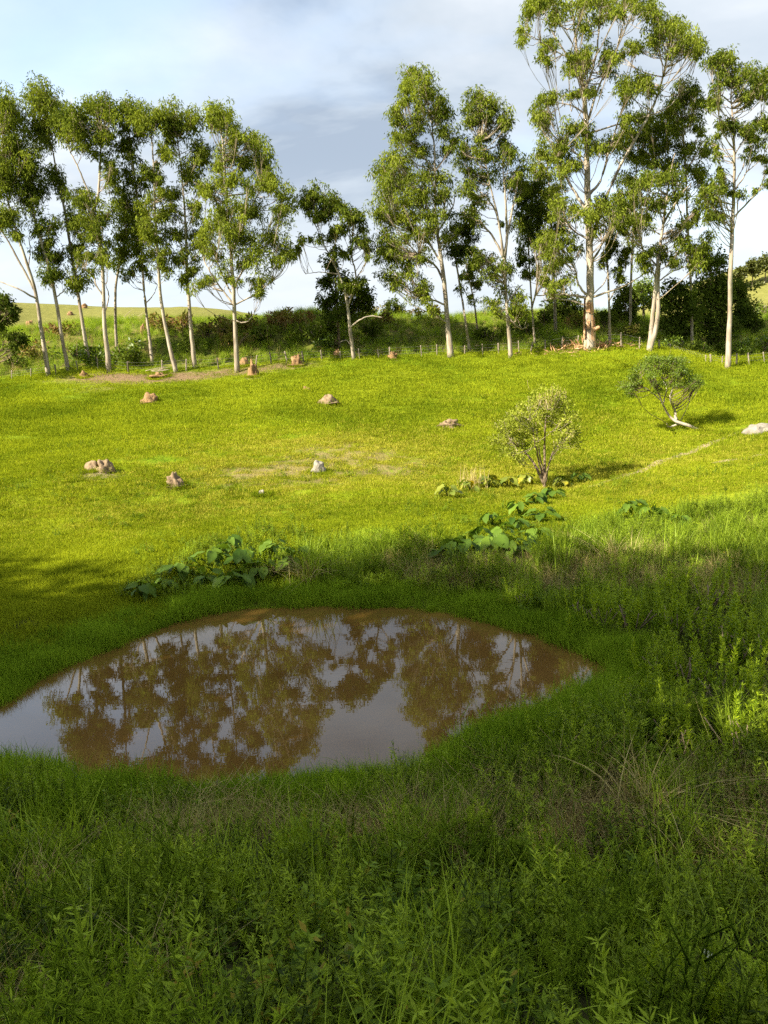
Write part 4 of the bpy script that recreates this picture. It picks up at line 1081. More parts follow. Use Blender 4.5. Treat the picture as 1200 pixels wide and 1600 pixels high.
# ------------------------------------------------------------------ termite mounds and rocks
def lump(seed, rough=0.16, peak=1.0, rings=12, seg=22, flatk=1.0):
    rng = np.random.default_rng(seed)
    ph = np.linspace(0, np.pi / 2 * 1.08, rings)
    th = np.linspace(0, 2 * np.pi, seg, endpoint=False)
    PH, TH = np.meshgrid(ph, th, indexing='ij')
    off = np.zeros_like(PH)
    for _ in range(14):
        d = rdir(1, rng)[0]
        fq = rng.uniform(2, 7)
        x = np.sin(PH) * np.cos(TH) * d[0] + np.sin(PH) * np.sin(TH) * d[1] + np.cos(PH) * d[2]
        off += rough * rng.normal() * np.sin(fq * x * 2 + rng.uniform(0, 6)) / (fq ** 0.7)
    rr_ = 1 + off
    X = np.sin(PH) ** peak * np.cos(TH) * rr_ * 0.5
    Y = np.sin(PH) ** peak * np.sin(TH) * rr_ * 0.5
    Z = np.cos(PH) * (1 + off * 0.7)
    v = np.stack([X, Y, Z], -1).reshape(-1, 3)
    i, j = np.meshgrid(np.arange(rings - 1), np.arange(seg), indexing='ij')
    q = np.stack([i * seg + j, (i + 1) * seg + j, (i + 1) * seg + (j + 1) % seg, i * seg + (j + 1) % seg], -1).reshape(-1, 4)
    return v, q


MOUNDS = []


def mound(name, px, py, wpx, hpx, mat, label, seed, cat, peak=1.0, bits=(), skirt=0.0, rough=0.2, group='termite mounds in the pasture'):
    p = ground_hit(px, py)
    mpp = p[1] / FPX
    W_, H_ = wpx * mpp, hpx * mpp
    MOUNDS.append((p, W_))
    mb = MB()
    v, q = lump(seed, rough, peak)
    mb.add(v * np.array([W_, W_ * 0.85, H_]) - np.array([0, 0, 0.04]), q)
    for (dx, dw, dh) in bits:
        v, q = lump(seed + 31 + int(dx), rough, peak)
        mb.add(v * np.array([dw * mpp, dw * mpp * .9, dh * mpp]) + np.array([dx * mpp, -0.1, -0.04]), q)
    if skirt:
        v, q = lump(seed + 77, 0.3, 1.0)
        mb.add(v * np.array([W_ * (1 + (skirt - 1) * .7), W_ * (1 + (skirt - 1) * .6), H_ * 0.16]) - np.array([0, 0, 0.03]), q)
    return obj(name, mb.mesh(name, False), mat, None, p, label, cat, group)


mound('termite_mound', 235, 629, 24, 15, M_MOUND, 'round orange termite mound alone below the left trees', 1, 'termite mound', skirt=1.25)
mound('termite_mound', 146, 736, 27, 14, M_MOUNDTAN, 'twin lobed tan termite mound on the left slope', 2, 'termite mound', bits=((19, 27, 16),), skirt=1.3)
mound('termite_mound', 274, 759, 28, 18, M_MOUNDTAN, 'grey tan craggy mound at mid slope left of the pale boulder', 3, 'termite mound', rough=0.3, skirt=1.2)
mound('boulder', 498, 740, 25, 19, M_ROCK, 'pale rounded boulder at mid slope above the pond', 4, 'boulder', group=None)
mound('rock', 409, 774, 11, 9, M_ROCK, 'small pale rock left of the pale rounded boulder', 5, 'rock', group=None)
mound('termite_mound', 513, 630, 30, 13, M_MOUNDTAN, 'flat crumbling mound in the upper middle pasture', 6, 'termite mound', peak=1.3, skirt=1.2)
mound('termite_mound', 479, 609, 13, 6, M_MOUND, 'tiny low earth mound above the flat crumbling mound', 7, 'termite mound')
mound('termite_mound', 396, 588, 14, 19, M_MOUND, 'tall conical orange termite mound near the round crowned tree', 8, 'termite mound', peak=1.2, skirt=1.7)
mound('termite_mound', 464, 571, 16, 15, M_MOUND, 'orange conical mound by the fence left of the lone eucalyptus', 9, 'termite mound', peak=1.1, skirt=1.3)
mound('termite_mound', 382, 570, 14, 12, M_MOUND, 'brown mound right at the foot of the round crowned tree', 10, 'termite mound')
mound('termite_mound', 615, 562, 13, 12, M_MOUND, 'small orange mound by a fence post left of the tapering tree', 11, 'termite mound')
mound('termite_mound', 132, 590, 13, 9, M_MOUND, 'small orange mound by the fence under the left row', 12, 'termite mound')
mound('earth_heap', 250, 590, 26, 6, M_MOUND, 'low orange earth heap with fallen sticks under the left row', 13, 'earth heap', peak=1.4, rough=0.35, group=None)
mound('rock', 704, 668, 26, 11, M_MOUNDTAN, 'flat pale stones left of the thin leaved small tree', 14, 'rock', bits=((-9, 13, 10),), rough=0.35, group=None)
mound('boulder', 1184, 676, 44, 15, M_ROCK, 'long grey boulder at the right picture edge', 15, 'boulder', peak=0.8, group=None)
mound('termite_mound', 660, 604, 7, 4, M_MOUND, 'very small earth mound below the tapering tree', 16, 'termite mound')
for k_, (a, b, w_, h_, lb) in enumerate([(48, 512, 12, 11, 'orange mound on the far hill behind the leftmost trunk'), (110, 492, 9, 6, 'orange mound on the far hill left of the third trunk'), (132, 481, 9, 6, 'orange mound near the crest of the far hill'),
                                         (224, 522, 9, 12, 'orange earth scar on the bank behind the slim trunk'), (8, 502, 12, 7, 'orange mound on the far hill at the left edge'), (500, 546, 9, 9, 'reddish mound on the bank behind the fence near the lone eucalyptus'), (528, 556, 12, 10, 'reddish earth mound behind the fence left of the lone trunk')]):
    mound('termite_mound', a, b, w_, h_, M_MOUND, lb, 60 + k_, 'termite mound', group='termite mounds beyond the fence')
# sticks on the earth heap, bare fallen limbs under the trees
for px, py, lb, seed in [(240, 583, 'fallen grey sticks lying on the orange earth heap', 3), (200, 500, 'bare dead branch hanging low behind the thick spotted trunk', 5)]:
    p = ground_hit(px, py)
    rr = np.random.default_rng(seed)
    mb = MB()
    for _ in range(7):
        a_ = rr.uniform(-0.4, 0.5)
        l_ = rr.uniform(.8, 2.2)
        q0 = np.array([rr.normal(0, .5), rr.normal(0, .3), rr.uniform(.05, .2)])
        q1 = q0 + l_ * np.array([math.cos(a_), math.sin(a_) * .5, rr.uniform(.0, .22 if seed == 3 else .8)])
        tube(mb, [q0, (q0 + q1) / 2 + rr.normal(0, .06, 3), q1], [.03, .022, .01], 5, n=6)
    obj('dead_branch', mb.mesh('dead_branch', True), M_TWIG, None, p, lb, 'branch')
# shed orange bark heaped around the tallest trunk
p = ground_hit(921, 545)
mb = MB()
rr = np.random.default_rng(8)
n_ = 420
a_ = rr.uniform(0, 6.28, n_)
d_ = np.abs(rr.normal(0, 1.1, n_)) + .4
P = np.stack([np.cos(a_) * d_ * 1.8, np.sin(a_) * d_ * .5 + .4, rr.uniform(.0, .55, n_) * np.exp(-d_ * .4)], -1)
P[:, 2] += height(P[:, 0] + p[0], P[:, 1] + p[1]) - p[2]
leaves(mb, P, rr.normal(0, 1, (n_, 3)) * np.array([1, 1, .7]), rdir(n_, rr), rr.uniform(.3, .8, n_), .09, .5)
obj('bark_litter', mb.mesh('bark_litter'), M_BARKRED, None, p, 'shed orange bark strips heaped round the tallest trunk', kind='stuff')

# ------------------------------------------------------------------ car on the bank top
def car():
    p = at(643, 512, 78)
    p[2] = float(height(p[0], p[1]))
    roof_z = at(643, 498.5, 78)[2]
    p[2] = min(p[2] + 0.05, roof_z - 1.47) if p[2] + 1.47 > roof_z else roof_z - 1.47
    root = obj('parked_car', None, loc=p, label='dark car on the bank top, only its roof showing', cat='car')
    root.rotation_euler = (0, 0, math.radians(12))
    paint = rough_mat('dark car paint', [(0.3, (0.02, 0.024, 0.03)), (0.7, (0.03, 0.034, 0.042))], scale=2, bump=0.0, rough=0.25, spec=0.6)
    glass = rough_mat('car window glass', [(0.3, (0.03, 0.035, 0.04)), (0.7, (0.05, 0.055, 0.06))], scale=1, bump=0.0, rough=0.05, spec=0.8)
    tyre = rough_mat('tyre rubber', [(0.3, (0.015, 0.015, 0.015)), (0.7, (0.03, 0.03, 0.03))], scale=5, bump=0.1)
    body = [(-2.0, .35), (-2.05, .7), (-1.75, .92), (-1.15, .98), (1.25, .98), (1.95, .88), (2.05, .6), (2.0, .35)]
    cab = [(-1.15, .975), (-.75, 1.38), (-.3, 1.47), (.55, 1.46), (.95, 1.36), (1.35, .975)]

    def extr(name, prof, w0, w1, mat, par):
        n = len(prof)
        zs = [z for _, z in prof]
        v = []
        for s in (-1, 1):
            for (x, z) in prof:
                tt = (z - min(zs)) / (max(zs) - min(zs))
                v.append((x, s * (w0 * (1 - tt) + w1 * tt), z))
        q = [[i, (i + 1) % n, n + (i + 1) % n, n + i] for i in range(n)]
        me = bpy.data.meshes.new(name)
        me.from_pydata(v, [], q + [list(range(n))[::-1], list(range(n, 2 * n))])
        return obj(name, me, mat, par)
    extr('body', body, .84, .80, paint, root)
    c = extr('cabin', cab, .78, .60, paint, root)
    for s in (-1, 1):
        for x0, x1 in ((-.85, .0), (.08, .95)):
            me = bpy.data.meshes.new('window')
            yy = lambda z: s * (.78 - .18 * (z - .975) / .495 + .006)
            me.from_pydata([(x0, yy(1.03), 1.03), (x1, yy(1.03), 1.03), (x1 - (.22 if x1 > .5 else 0), yy(1.34), 1.34), (x0 + (.25 if x0 < -.5 else 0), yy(1.34), 1.34)], [], [[0, 1, 2, 3]])
            obj('window', me, glass, c)
    for x0, z0, x1, z1 in ((-1.09, 1.03, -.79, 1.35), (1.29, 1.03, .99, 1.34)):
        me = bpy.data.meshes.new('windscreen')
        sg = -0.012 if x0 < 0 else 0.012
        me.from_pydata([(x0 + sg, -.66, z0), (x0 + sg, .66, z0), (x1 + sg, .55, z1), (x1 + sg, -.55, z1)], [], [[0, 1, 2, 3]])
        obj('windscreen', me, glass, c)
    for x in (-1.25, 1.3):
        for s in (-1, 1):
            mb = MB()
            tube(mb, [(x, s * .68, .32), (x, s * .86, .32)], [.32, .32], 16, n=3)
            obj('wheel', mb.mesh('wheel', True), tyre, root)


car()


# ------------------------------------------------------------------ ground cover: prototypes
def blades(n, hmin, hmax, wd, spread, bend, seed, seg=3, tone=0.5, tv=0.2, lean=(0, 0)):
    rng = np.random.default_rng(seed)
    mb = MB()
    base = np.stack([rng.normal(0, spread, n), rng.normal(0, spread, n), np.full(n, -0.02)], -1)
    a = rng.uniform(0, 2 * np.pi, n)
    h = rng.uniform(hmin, hmax, n)
    out = np.stack([np.cos(a), np.sin(a), np.zeros(n)], -1)
    out = out + np.array([lean[0], lean[1], 0])
    side = norm(np.stack([-np.sin(a), np.cos(a), np.zeros(n)], -1) + rng.normal(0, .4, (n, 3)))
    bd = np.abs(rng.normal(bend, bend * .5, n))
    tn = tone + rng.normal(0, tv, n)
    vs = []
    for s in range(seg + 1):
        f = s / seg
        c = base + np.array([0, 0, 1.0]) * (h * (f - .35 * bd * f * f))[:, None] + out * (h * bd * f * f)[:, None]
        w_ = wd * (1 - f ** 1.6) * (.6 + .4 * min(1, f * 3))
        if s < seg:
            vs += [c - side * w_ / 2, c + side * w_ / 2]
        else:
            vs += [c]
    V = np.stack(vs, 1)
    m_ = V.shape[1]
    q, t_ = [], []
    k = np.arange(n) * m_
    for s in range(seg - 1):
        q.append(np.stack([k + 2 * s, k + 2 * s + 1, k + 2 * s + 3, k + 2 * s + 2], -1))
    t_.append(np.stack([k + 2 * seg - 2, k + 2 * seg - 1, k + 2 * seg], -1))
    mb.add(V.reshape(-1, 3), np.concatenate(q) if q else None, np.concatenate(t_), np.repeat(tn, m_))
    return mb


def stalks(nst, h, nl, L, W, seed, spread=0.10, up=0.6, tone=0.5, tip=0.0, branch=0):
    """upright leafy stems with leaves set all the way up"""
    rng = np.random.default_rng(seed)
    mb = MB()
    for _ in range(nst):
        b = np.array([rng.normal(0, spread), rng.normal(0, spread), -0.02])
        hh = h * rng.uniform(.65, 1.1)
        top = b + np.array([rng.normal(0, .16) * hh, rng.normal(0, .16) * hh, hh])
        midp = (b + top) / 2 + np.array([rng.normal(0, .05), rng.normal(0, .05), 0]) * hh
        lines = [(b, midp, top)]
        for _b in range(branch):
            f = rng.uniform(.35, .8)
            s0 = b * (1 - f) + top * f
            e = s0 + np.array([rng.normal(0, .22) * hh, rng.normal(0, .22) * hh, hh * rng.uniform(.18, .4)])
            lines.append((s0, (s0 + e) / 2, e))
        for li, (p0, p1, p2) in enumerate(lines):
            q, _r = tube(mb, [p0, p1, p2], [.004, .003, .0015], 3, n=5, tone=.35)
            n = nl if li == 0 else nl // 2
            f = rng.uniform(.12 if li == 0 else 0, 1, n) ** .85
            idx = f * (len(q) - 1.001)
            i = idx.astype(int)
            fr2 = (idx - i)[:, None]
            P = q[i] * (1 - fr2) + q[i + 1] * fr2
            a = rng.uniform(0, 6.283, n)
            D = np.stack([np.cos(a), np.sin(a), rng.normal(up, .3, n)], -1)
            Nn = np.array([0, 0, 1.0]) - D * .3 + rng.normal(0, .3, (n, 3))
            sc = (1.15 - .55 * f) * rng.uniform(.7, 1.2, n)
            leaves(mb, P, D, Nn, L * sc, W * sc, tone + tip * (f - .5) + rng.normal(0, .24, n), fold=.12)
    return mb


PROTO = {}


def proto(name, mb, mat):
    me = mb.mesh(name)
    me.materials.append(mat)
    o = bpy.data.objects.new(name, me)
    return o


def scatter(name, label, pts, protos, smin, smax, seed, tilt=0.12, kind='stuff', scl=None):
    rng = np.random.default_rng(seed)
    n = len(pts)
    if n == 0:
        return None
    me = bpy.data.meshes.new(name)
    me.vertices.add(n)
    me.vertices.foreach_set('co', np.asarray(pts, np.float32).ravel())
    rot = np.stack([rng.normal(0, tilt, n), rng.normal(0, tilt, n), rng.uniform(0, 6.283, n)], -1).astype(np.float32)
    a = me.attributes.new('rot', 'FLOAT_VECTOR', 'POINT')
    a.data.foreach_set('vector', rot.ravel())
    sc = rng.uniform(smin, smax, n) if scl is None else scl * rng.uniform(smin, smax, n)
    a = me.attributes.new('scl', 'FLOAT', 'POINT')
    a.data.foreach_set('value', sc.astype(np.float32))
    a = me.attributes.new('idx', 'INT', 'POINT')
    a.data.foreach_set('value', rng.integers(0, len(protos), n).astype(np.int32))
    o = obj(name, me, None, kind=kind, label=label)
    c = bpy.data.collections.new(name + '_kinds')
    for q in protos:
        c.objects.link(q)
    ng = bpy.data.node_groups.new(name, 'GeometryNodeTree')
    ng.interface.new_socket('Geometry', in_out='INPUT', socket_type='NodeSocketGeometry')
    ng.interface.new_socket('Geometry', in_out='OUTPUT', socket_type='NodeSocketGeometry')
    gi, go = ng.nodes.new('NodeGroupInput'), ng.nodes.new('NodeGroupOutput')
    ip = ng.nodes.new('GeometryNodeInstanceOnPoints')
    ci = ng.nodes.new('GeometryNodeCollectionInfo')
    ci.inputs['Collection'].default_value = c
    ci.inputs['Separate Children'].default_value = True
    ci.inputs['Reset Children'].default_value = True
    def na(nm, ty):
        x = ng.nodes.new('GeometryNodeInputNamedAttribute')
        x.data_type = ty
        x.inputs['Name'].default_value = nm
        return x.outputs['Attribute']
    er = ng.nodes.new('FunctionNodeEulerToRotation')
    ng.links.new(na('rot', 'FLOAT_VECTOR'), er.inputs[0])
    ng.links.new(gi.outputs[0], ip.inputs['Points'])
    ng.links.new(ci.outputs[0], ip.inputs['Instance'])
    ip.inputs['Pick Instance'].default_value = True
    ng.links.new(na('idx', 'INT'), ip.inputs['Instance Index'])
    ng.links.new(er.outputs[0], ip.inputs['Rotation'])
    ng.links.new(na('scl', 'FLOAT'), ip.inputs['Scale'])
    ng.links.new(ip.outputs[0], go.inputs[0])
    md = o.modifiers.new('scatter', 'NODES')
    md.node_group = ng
    return o


def inside_poly(px, py, poly):
    ins = np.zeros(np.shape(px), bool)
    for k in range(len(poly)):
        (x0, y0), (x1, y1) = poly[k], poly[(k + 1) % len(poly)]
        cr = ((y0 > py) != (y1 > py))
        ins ^= cr & (px < x0 + (py - y0) * (x1 - x0) / ((y1 - y0) or 1e-9))
    return ins


def candidates(n, y0, y1, seed, xm=1.15, pad=1.5, power=1.0):
    """random ground points in the camera's wedge of view, a little wider than the picture"""
    rng = np.random.default_rng(seed)
    y = y0 + (y1 - y0) * rng.random(n) ** power
    hw = y * (600 / FPX) * xm + pad
    keep = rng.random(n) < hw / hw.max() if power == 1.0 else np.ones(n, bool)
    x = rng.uniform(-1, 1, n) * hw
    x, y = x[keep], y[keep]
    z = height(x, y)
    P = np.stack([x, y, z], -1)
    px, py = project(P)
    return P, px, py, pond_sd(x, y), rng


# prototypes
def patch_at(x, y, spots):
    o = np.zeros(np.shape(x))
    for (a, b, d, rx, ry, k) in spots:
        c = at(a, b, d)
        o += k * np.exp(-((x - c[0]) / rx) ** 2 - ((y - c[1]) / ry) ** 2)
    return o


DRYSPOTS = [(500, 735, 35, 4.5, 4.0, 1.0), (390, 750, 33, 4.0, 3.0, .7), (600, 720, 37, 3.5, 3.0, .7), (520, 690, 41, 4.0, 3.0, .6), (300, 800, 27.5, 4, 2, .35)]
SOILSPOTS = [(820, 742, 30.5, 1.2, .5, .9), (1130, 718, 32.5, 1.3, .45, .8), (1175, 715, 32.5, .9, .4, .7), (940, 735, 31.5, 1.2, .4, .6), (1000, 722, 33.5, .9, .5, .8),
             (160, 588, 60.5, 5, 1.6, .7), (280, 585, 60.5, 5, 1.6, .7), (430, 572, 61.5, 5.5, 1.6, .6), (150, 605, 57, 3.5, 1.6, .4), (920, 548, 61.5, 3.5, 1.2, .6)]
TURF = [proto('turf_patch_%s' % 'abc'[k], blades(60, .035, .085, .012, .16, .5, 200 + k, seg=2, tone=.55), M_TURF) for k in range(3)]
TURFB = [proto('turf_tuft_%s' % 'ab'[k], blades(70, .06, .15, .012, .12, .5, 210 + k, seg=2, tone=.45), M_TURF) for k in range(2)]
FRINGE = [proto('fringe_tuft_%s' % 'abc'[k], blades(60, .12, .36, .008, .10, .38, 220 + k, tone=.6, tv=.3), M_FRINGE) for k in range(3)]
LONG = [proto('long_grass_%s' % 'abc'[k], blades(30, .30, .75, .013, .07, .45, 230 + k, seg=5, tone=.5, tv=.3), M_LONG) for k in range(3)]
DRY = [proto('dry_grass_%s' % 'abc'[k], blades(40, .25, .60, .0055, .10, .75, 240 + k, seg=5, tone=.5, tv=.28), M_DRY) for k in range(3)]
WEED = [proto('weed_%s' % 'abcd'[k], stalks(5, .46, 46, .062, .014, 250 + k, spread=.10, tone=.5, tip=.35), M_WEED) for k in range(4)]
FEATH = [proto('feathery_weed_%s' % 'abc'[k], stalks(7, .42, 110, .034, .0045, 260 + k, spread=.11, tone=.5, tip=.3, branch=2), M_FEATHER) for k in range(3)]
BROAD = [proto('broad_weed_%s' % 'abc'[k], stalks(4, .34, 22, .095, .034, 270 + k, spread=.09, up=.35, tone=.5, tip=.2), M_BROAD) for k in range(3)]
SHOOT = [proto('shoot_clump_%s' % 'abc'[k], stalks(6, .50, 90, .050, .013, 280 + k, spread=.10, up=.9, tone=.5, tip=.4), M_SHOOT) for k in range(3)]

RIGHT_WEEDS = [(1320, 735), (1110, 765), (985, 800), (900, 835), (830, 850), (680, 852), (560, 845), (478, 862), (470, 905), (540, 925), (700, 940), (850, 962), (960, 1010), (1010, 1040), (950, 1100), (780, 1160), (690, 1200),
               (690, 1250), (1320, 1280)]
LEFT_LEAVES = [(190, 935), (240, 890), (310, 860), (400, 825), (480, 835), (480, 900), (400, 915), (300, 945)]

# pasture turf, denser towards the camera
P, px, py, sd, rng = candidates(90000, 17, 66, 11, power=1.6)
ok = (sd > .5) & (py < 1010) & ~inside_poly(px, py, [(a, b + 8) for a, b in RIGHT_WEEDS]) & (P[:, 1] < 63.5)
pdist, _ = poly_d(P[:, 0], P[:, 1], PATH)
ok &= (pdist > .45) & (vnoise(P[:, 0], P[:, 1], 1.1) + .5 * vnoise(P[:, 0], P[:, 1], .35) > -.42)
dr = np.clip(patch_at(P[:, 0], P[:, 1], DRYSPOTS), 0, 1)
so = patch_at(P[:, 0], P[:, 1], SOILSPOTS)
for q_, w_ in MOUND_XY:
    so += .75 * np.exp(-((P[:, 0] - q_[0]) ** 2 + (P[:, 1] - q_[1] + .15) ** 2) / max(.5, w_ * q_[1] / FPX * .7) ** 2)
ok &= (rng.random(len(P)) > so * 1.1) & (dr * .9 + vnoise(P[:, 0], P[:, 1], 1.7) * 1.3 + .5 * vnoise(P[:, 0], P[:, 1], 3.1) < .74)
sun_glow = patch_at(P[:, 0], P[:, 1], [(600, 730, 36, 9, 5, .95), (1050, 715, 34.5, 9, 5, .75), (900, 650, 45, 7, 5, .3), (230, 800, 28.5, 8, 3.5, .45), (450, 700, 40, 6, 5, .4), (980, 770, 28, 5, 2.5, .5)])  # sunlit glow of the slope, painted as zones of yellower turf
yl = ok & (rng.random(len(P)) < np.clip(dr * .8 + sun_glow * (.8 + vnoise(P[:, 0], P[:, 1], .5)), 0, .85))
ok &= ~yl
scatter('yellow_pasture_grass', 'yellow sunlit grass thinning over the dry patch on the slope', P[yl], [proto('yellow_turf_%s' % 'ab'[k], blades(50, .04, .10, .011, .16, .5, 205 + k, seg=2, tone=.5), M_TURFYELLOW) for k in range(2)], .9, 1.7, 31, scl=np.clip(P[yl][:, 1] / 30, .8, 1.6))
scatter('pasture_grass', 'short sunlit pasture grass covering the slope', P[ok], TURF, .9, 1.9, 1, scl=np.clip(P[ok][:, 1] / 30, .8, 1.6))
# coarser tufts in the pasture and the shaded lawn
P, px, py, sd, rng = candidates(16000, 12, 60, 12, power=1.5)
ok = (sd > .8) & ~inside_poly(px, py, RIGHT_WEEDS) & (py < 1030) & (vnoise(P[:, 0], P[:, 1], .5) > -.05)
scatter('pasture_tufts', 'coarser grass tufts dotted over the slope', P[ok], TURFB, .8, 1.7, 2)
rng = np.random.default_rng(77)
MP = []
for (p, W_) in MOUNDS:
    if p[1] > 64:
        continue
    for _ in range(int(26 + 30 * W_)):
        a_ = rng.uniform(0, 6.283)
        r_ = W_ * .5 * rng.uniform(.85, 1.35)
        MP.append((p[0] + math.cos(a_) * r_, p[1] + math.sin(a_) * r_))
MP = np.array(MP)
scatter('mound_base_grass', 'longer grass left ungrazed round the mounds and rocks', np.column_stack([MP, height(MP[:, 0], MP[:, 1])]), [q.copy() for q in TURFB], .9, 2.0, 42)
P, px, py, sd, rng = candidates(2600, 22, 62, 29, power=1.4)
ok = (vnoise(P[:, 0] + 7, P[:, 1], .3) > .0) & ~inside_poly(px, py, RIGHT_WEEDS)
scatter('pasture_weeds', 'small leafy weeds dotted in the pasture', P[ok], [q.copy() for q in BROAD], .35, .9, 43)
# bank beyond the fence
P, px, py, sd, rng = candidates(9000, 63.2, 84, 13)
scatter('bank_grass', 'rough long grass on the bank behind the fence', P, [q.copy() for q in LONG], .8, 1.7, 3)
P, px, py, sd, rng = candidates(1500, 64, 82, 14)
ok = vnoise(P[:, 0], P[:, 1], .3) > .02
scatter('bank_dry_grass', 'dry brown grass on the bank behind the fence', P[ok], [q.copy() for q in DRY], 1.2, 2.4, 4)
# pond fringe
P, px, py, sd, rng = candidates(60000, 6, 22, 15, pad=2.5)
ok = (sd > -.16) & (sd < 1.6) & (rng.random(len(P)) < np.clip(1.2 - sd * .9 + .8 * vnoise(P[:, 0], P[:, 1], .9), .05, 1))
fs = np.clip(1.0 + 1.1 * vnoise(P[:, 0], P[:, 1], 1.4) + .5 * vnoise(P[:, 0], P[:, 1], 3.3), .55, 1.5)
scatter('waterside_grass', 'soft bright grass fringing the pond', P[ok], FRINGE, .7, 1.25, 5, tilt=.22, scl=fs[ok])
# shaded lawn left of the pond
P, px, py, sd, rng = candidates(14000, 9, 24, 16, pad=2.5)
ok = (sd > .7) & (px < 520) & (py < 1080)
scatter('lawn_grass', 'short shaded grass left of the pond', P[ok], [q.copy() for q in TURFB], .7, 1.35, 6)


EARS_MID = np.array([ground_hit(a, b)[:2] for a, b in [(940, 985), (1050, 1000), (1085, 1005), (1140, 1050), (1185, 1045), (985, 985), (1110, 960), (1120, 1110), (1075, 1075), (905, 965), (688, 872), (728, 868), (772, 866), (818, 862), (750, 850), (706, 872), (795, 872), (838, 852), (812, 806), (785, 845), (800, 830), (845, 815), (768, 822), (985, 808), (1018, 816), (1062, 822)]])


def clear_of(P, r=.55, front=.9):
    k = np.ones(len(P), bool)
    for e in EARS_MID:
        k &= ~((np.abs(P[:, 0] - e[0]) < r) & (P[:, 1] < e[1] + .3) & (P[:, 1] > e[1] - front))
    return k


def veg_zone(P, px, py, sd):
    near = (P[:, 1] < 12) & (py > 1150) & (sd > .35)
    right = inside_poly(px, py, RIGHT_WEEDS) & (sd > .5) & clear_of(P)
    return near, right


P, px, py, sd, rng = candidates(17000, 1.6, 24, 17, pad=.8)
near, right = veg_zone(P, px, py, sd)
nA = vnoise(P[:, 0], P[:, 1], .55)
nB = vnoise(P[:, 0] + 31, P[:, 1], 1.1)
nC = vnoise(P[:, 0] + 77, P[:, 1] + 13, .7)
zone = near | right
shore = np.clip(.55 + sd * .35, .55, 1.0)                    # lower growth towards the water
rnd = rng.random(len(P))
pick = zone & (nA > -.10) & (rnd < .34)
scatter('narrow_leaf_weeds', 'upright narrow leaved weeds over the near bank', P[pick], WEED, .8, 1.65, 7, scl=shore[pick])
pick = zone & (nB > .14) & (rnd > .72)
scatter('feathery_weeds', 'soft feathery green weeds over the near bank', P[pick], FEATH, .9, 1.75, 8, scl=shore[pick])
pick = zone & (nC > .12) & (rnd < .22)
scatter('broad_leaf_weeds', 'low broader leaved weeds among the grass', P[pick], BROAD, .8, 1.5, 9, scl=shore[pick])
P, px, py, sd, rng = candidates(12000, 1.6, 24, 18, pad=.8)
near, right = veg_zone(P, px, py, sd)
zone = near | right
shore = np.clip(.5 + sd * .35, .5, 1.0)
nD = vnoise(P[:, 0] + 5, P[:, 1] + 50, .5)
pick = zone & (nD > -.16) & (rng.random(len(P)) < np.where(right, .28, .30))
scatter('long_grass', 'long arching grass among the weeds', P[pick], LONG, .65, 1.35, 10, scl=shore[pick])
nE = vnoise(P[:, 0] + 91, P[:, 1] + 7, .45)
pick = zone & (nE > .05) & (rng.random(len(P)) < .4)
scatter('dry_grass', 'dry tangled brown grass among the weeds', P[pick], DRY, .6, 1.15, 11, scl=shore[pick], tilt=.35)
pick = zone & (rng.random(len(P)) < np.where(sd < 1.3, .35, .10))
scatter('under_grass', 'low green grass under the weeds', P[pick], [q.copy() for q in FRINGE], .7, 1.15, 12, scl=shore[pick])
BROWN = [(730, 1215, 6.9, 1.0, .5), (1000, 1260, 6.8, .9, .5), (330, 1270, 7.8, .8, .4), (940, 1200, 7.5, .8, .4), (20, 1560, 3.5, .4, .4), (820, 1230, 7.2, .7, .4), (1180, 1210, 7.0, .6, .5), (600, 1290, 7.0, .6, .35), (1180, 1330, 5.8, .5, .4)]
P, px, py, sd, rng = candidates(9000, 2, 10, 28, pad=.8)
br = np.zeros(len(P))
for (a, b, d, rx, ry) in BROWN:
    c = at(a, b, d)
    br += np.exp(-((P[:, 0] - c[0]) / rx) ** 2 - ((P[:, 1] - c[1]) / ry) ** 2)
pick = (sd > .3) & (rng.random(len(P)) < br * .38)
scatter('dry_stalk_patches', 'patches of dead brown stalks on the near bank', P[pick], [q.copy() for q in DRY], .7, 1.3, 41, tilt=.45)
P, px, py, sd, rng = candidates(6000, 1.6, 11, 33, pad=.8)
near, right = veg_zone(P, px, py, sd)
pick = near & (vnoise(P[:, 0] + 3, P[:, 1] + 61, .9) > .06) & (rng.random(len(P)) < .16) & (sd > .8)
scatter('bright_sprigs', 'bright yellow green upright sprigs scattered in the foreground weeds', P[pick], SHOOT, .55, 1.15, 44)
# the dry greyish band and the far bank weeds
P, px, py, sd, rng = candidates(12000, 13, 24, 19)
zone = inside_poly(px, py, RIGHT_WEEDS) & (sd > .8) & clear_of(P)
band = inside_poly(px, py, [(640, 860), (900, 880), (1060, 860), (1200, 900), (1200, 960), (1000, 930), (860, 935), (700, 925), (560, 900)])
pick = zone & band & (rng.random(len(P)) < .5)
scatter('dry_bank_grass', 'grey brown dry grass band on the far bank', P[pick], [q.copy() for q in DRY], .8, 1.4, 13, tilt=.3)
pick = zone & ~band & (rng.random(len(P)) < .35)
scatter('far_bank_grass', 'long green grass on the far bank of the pond', P[pick], [q.copy() for q in LONG], .7, 1.2, 14)
P, px, py, sd, rng = candidates(5000, 13, 25, 20)
pick = inside_poly(px, py, LEFT_LEAVES) & (sd > .7)
scatter('far_bank_weeds', 'leafy weeds between the elephant ear plants', P[pick], [q.copy() for q in WEED] + [q.copy() for q in BROAD], .7, 1.2, 15)


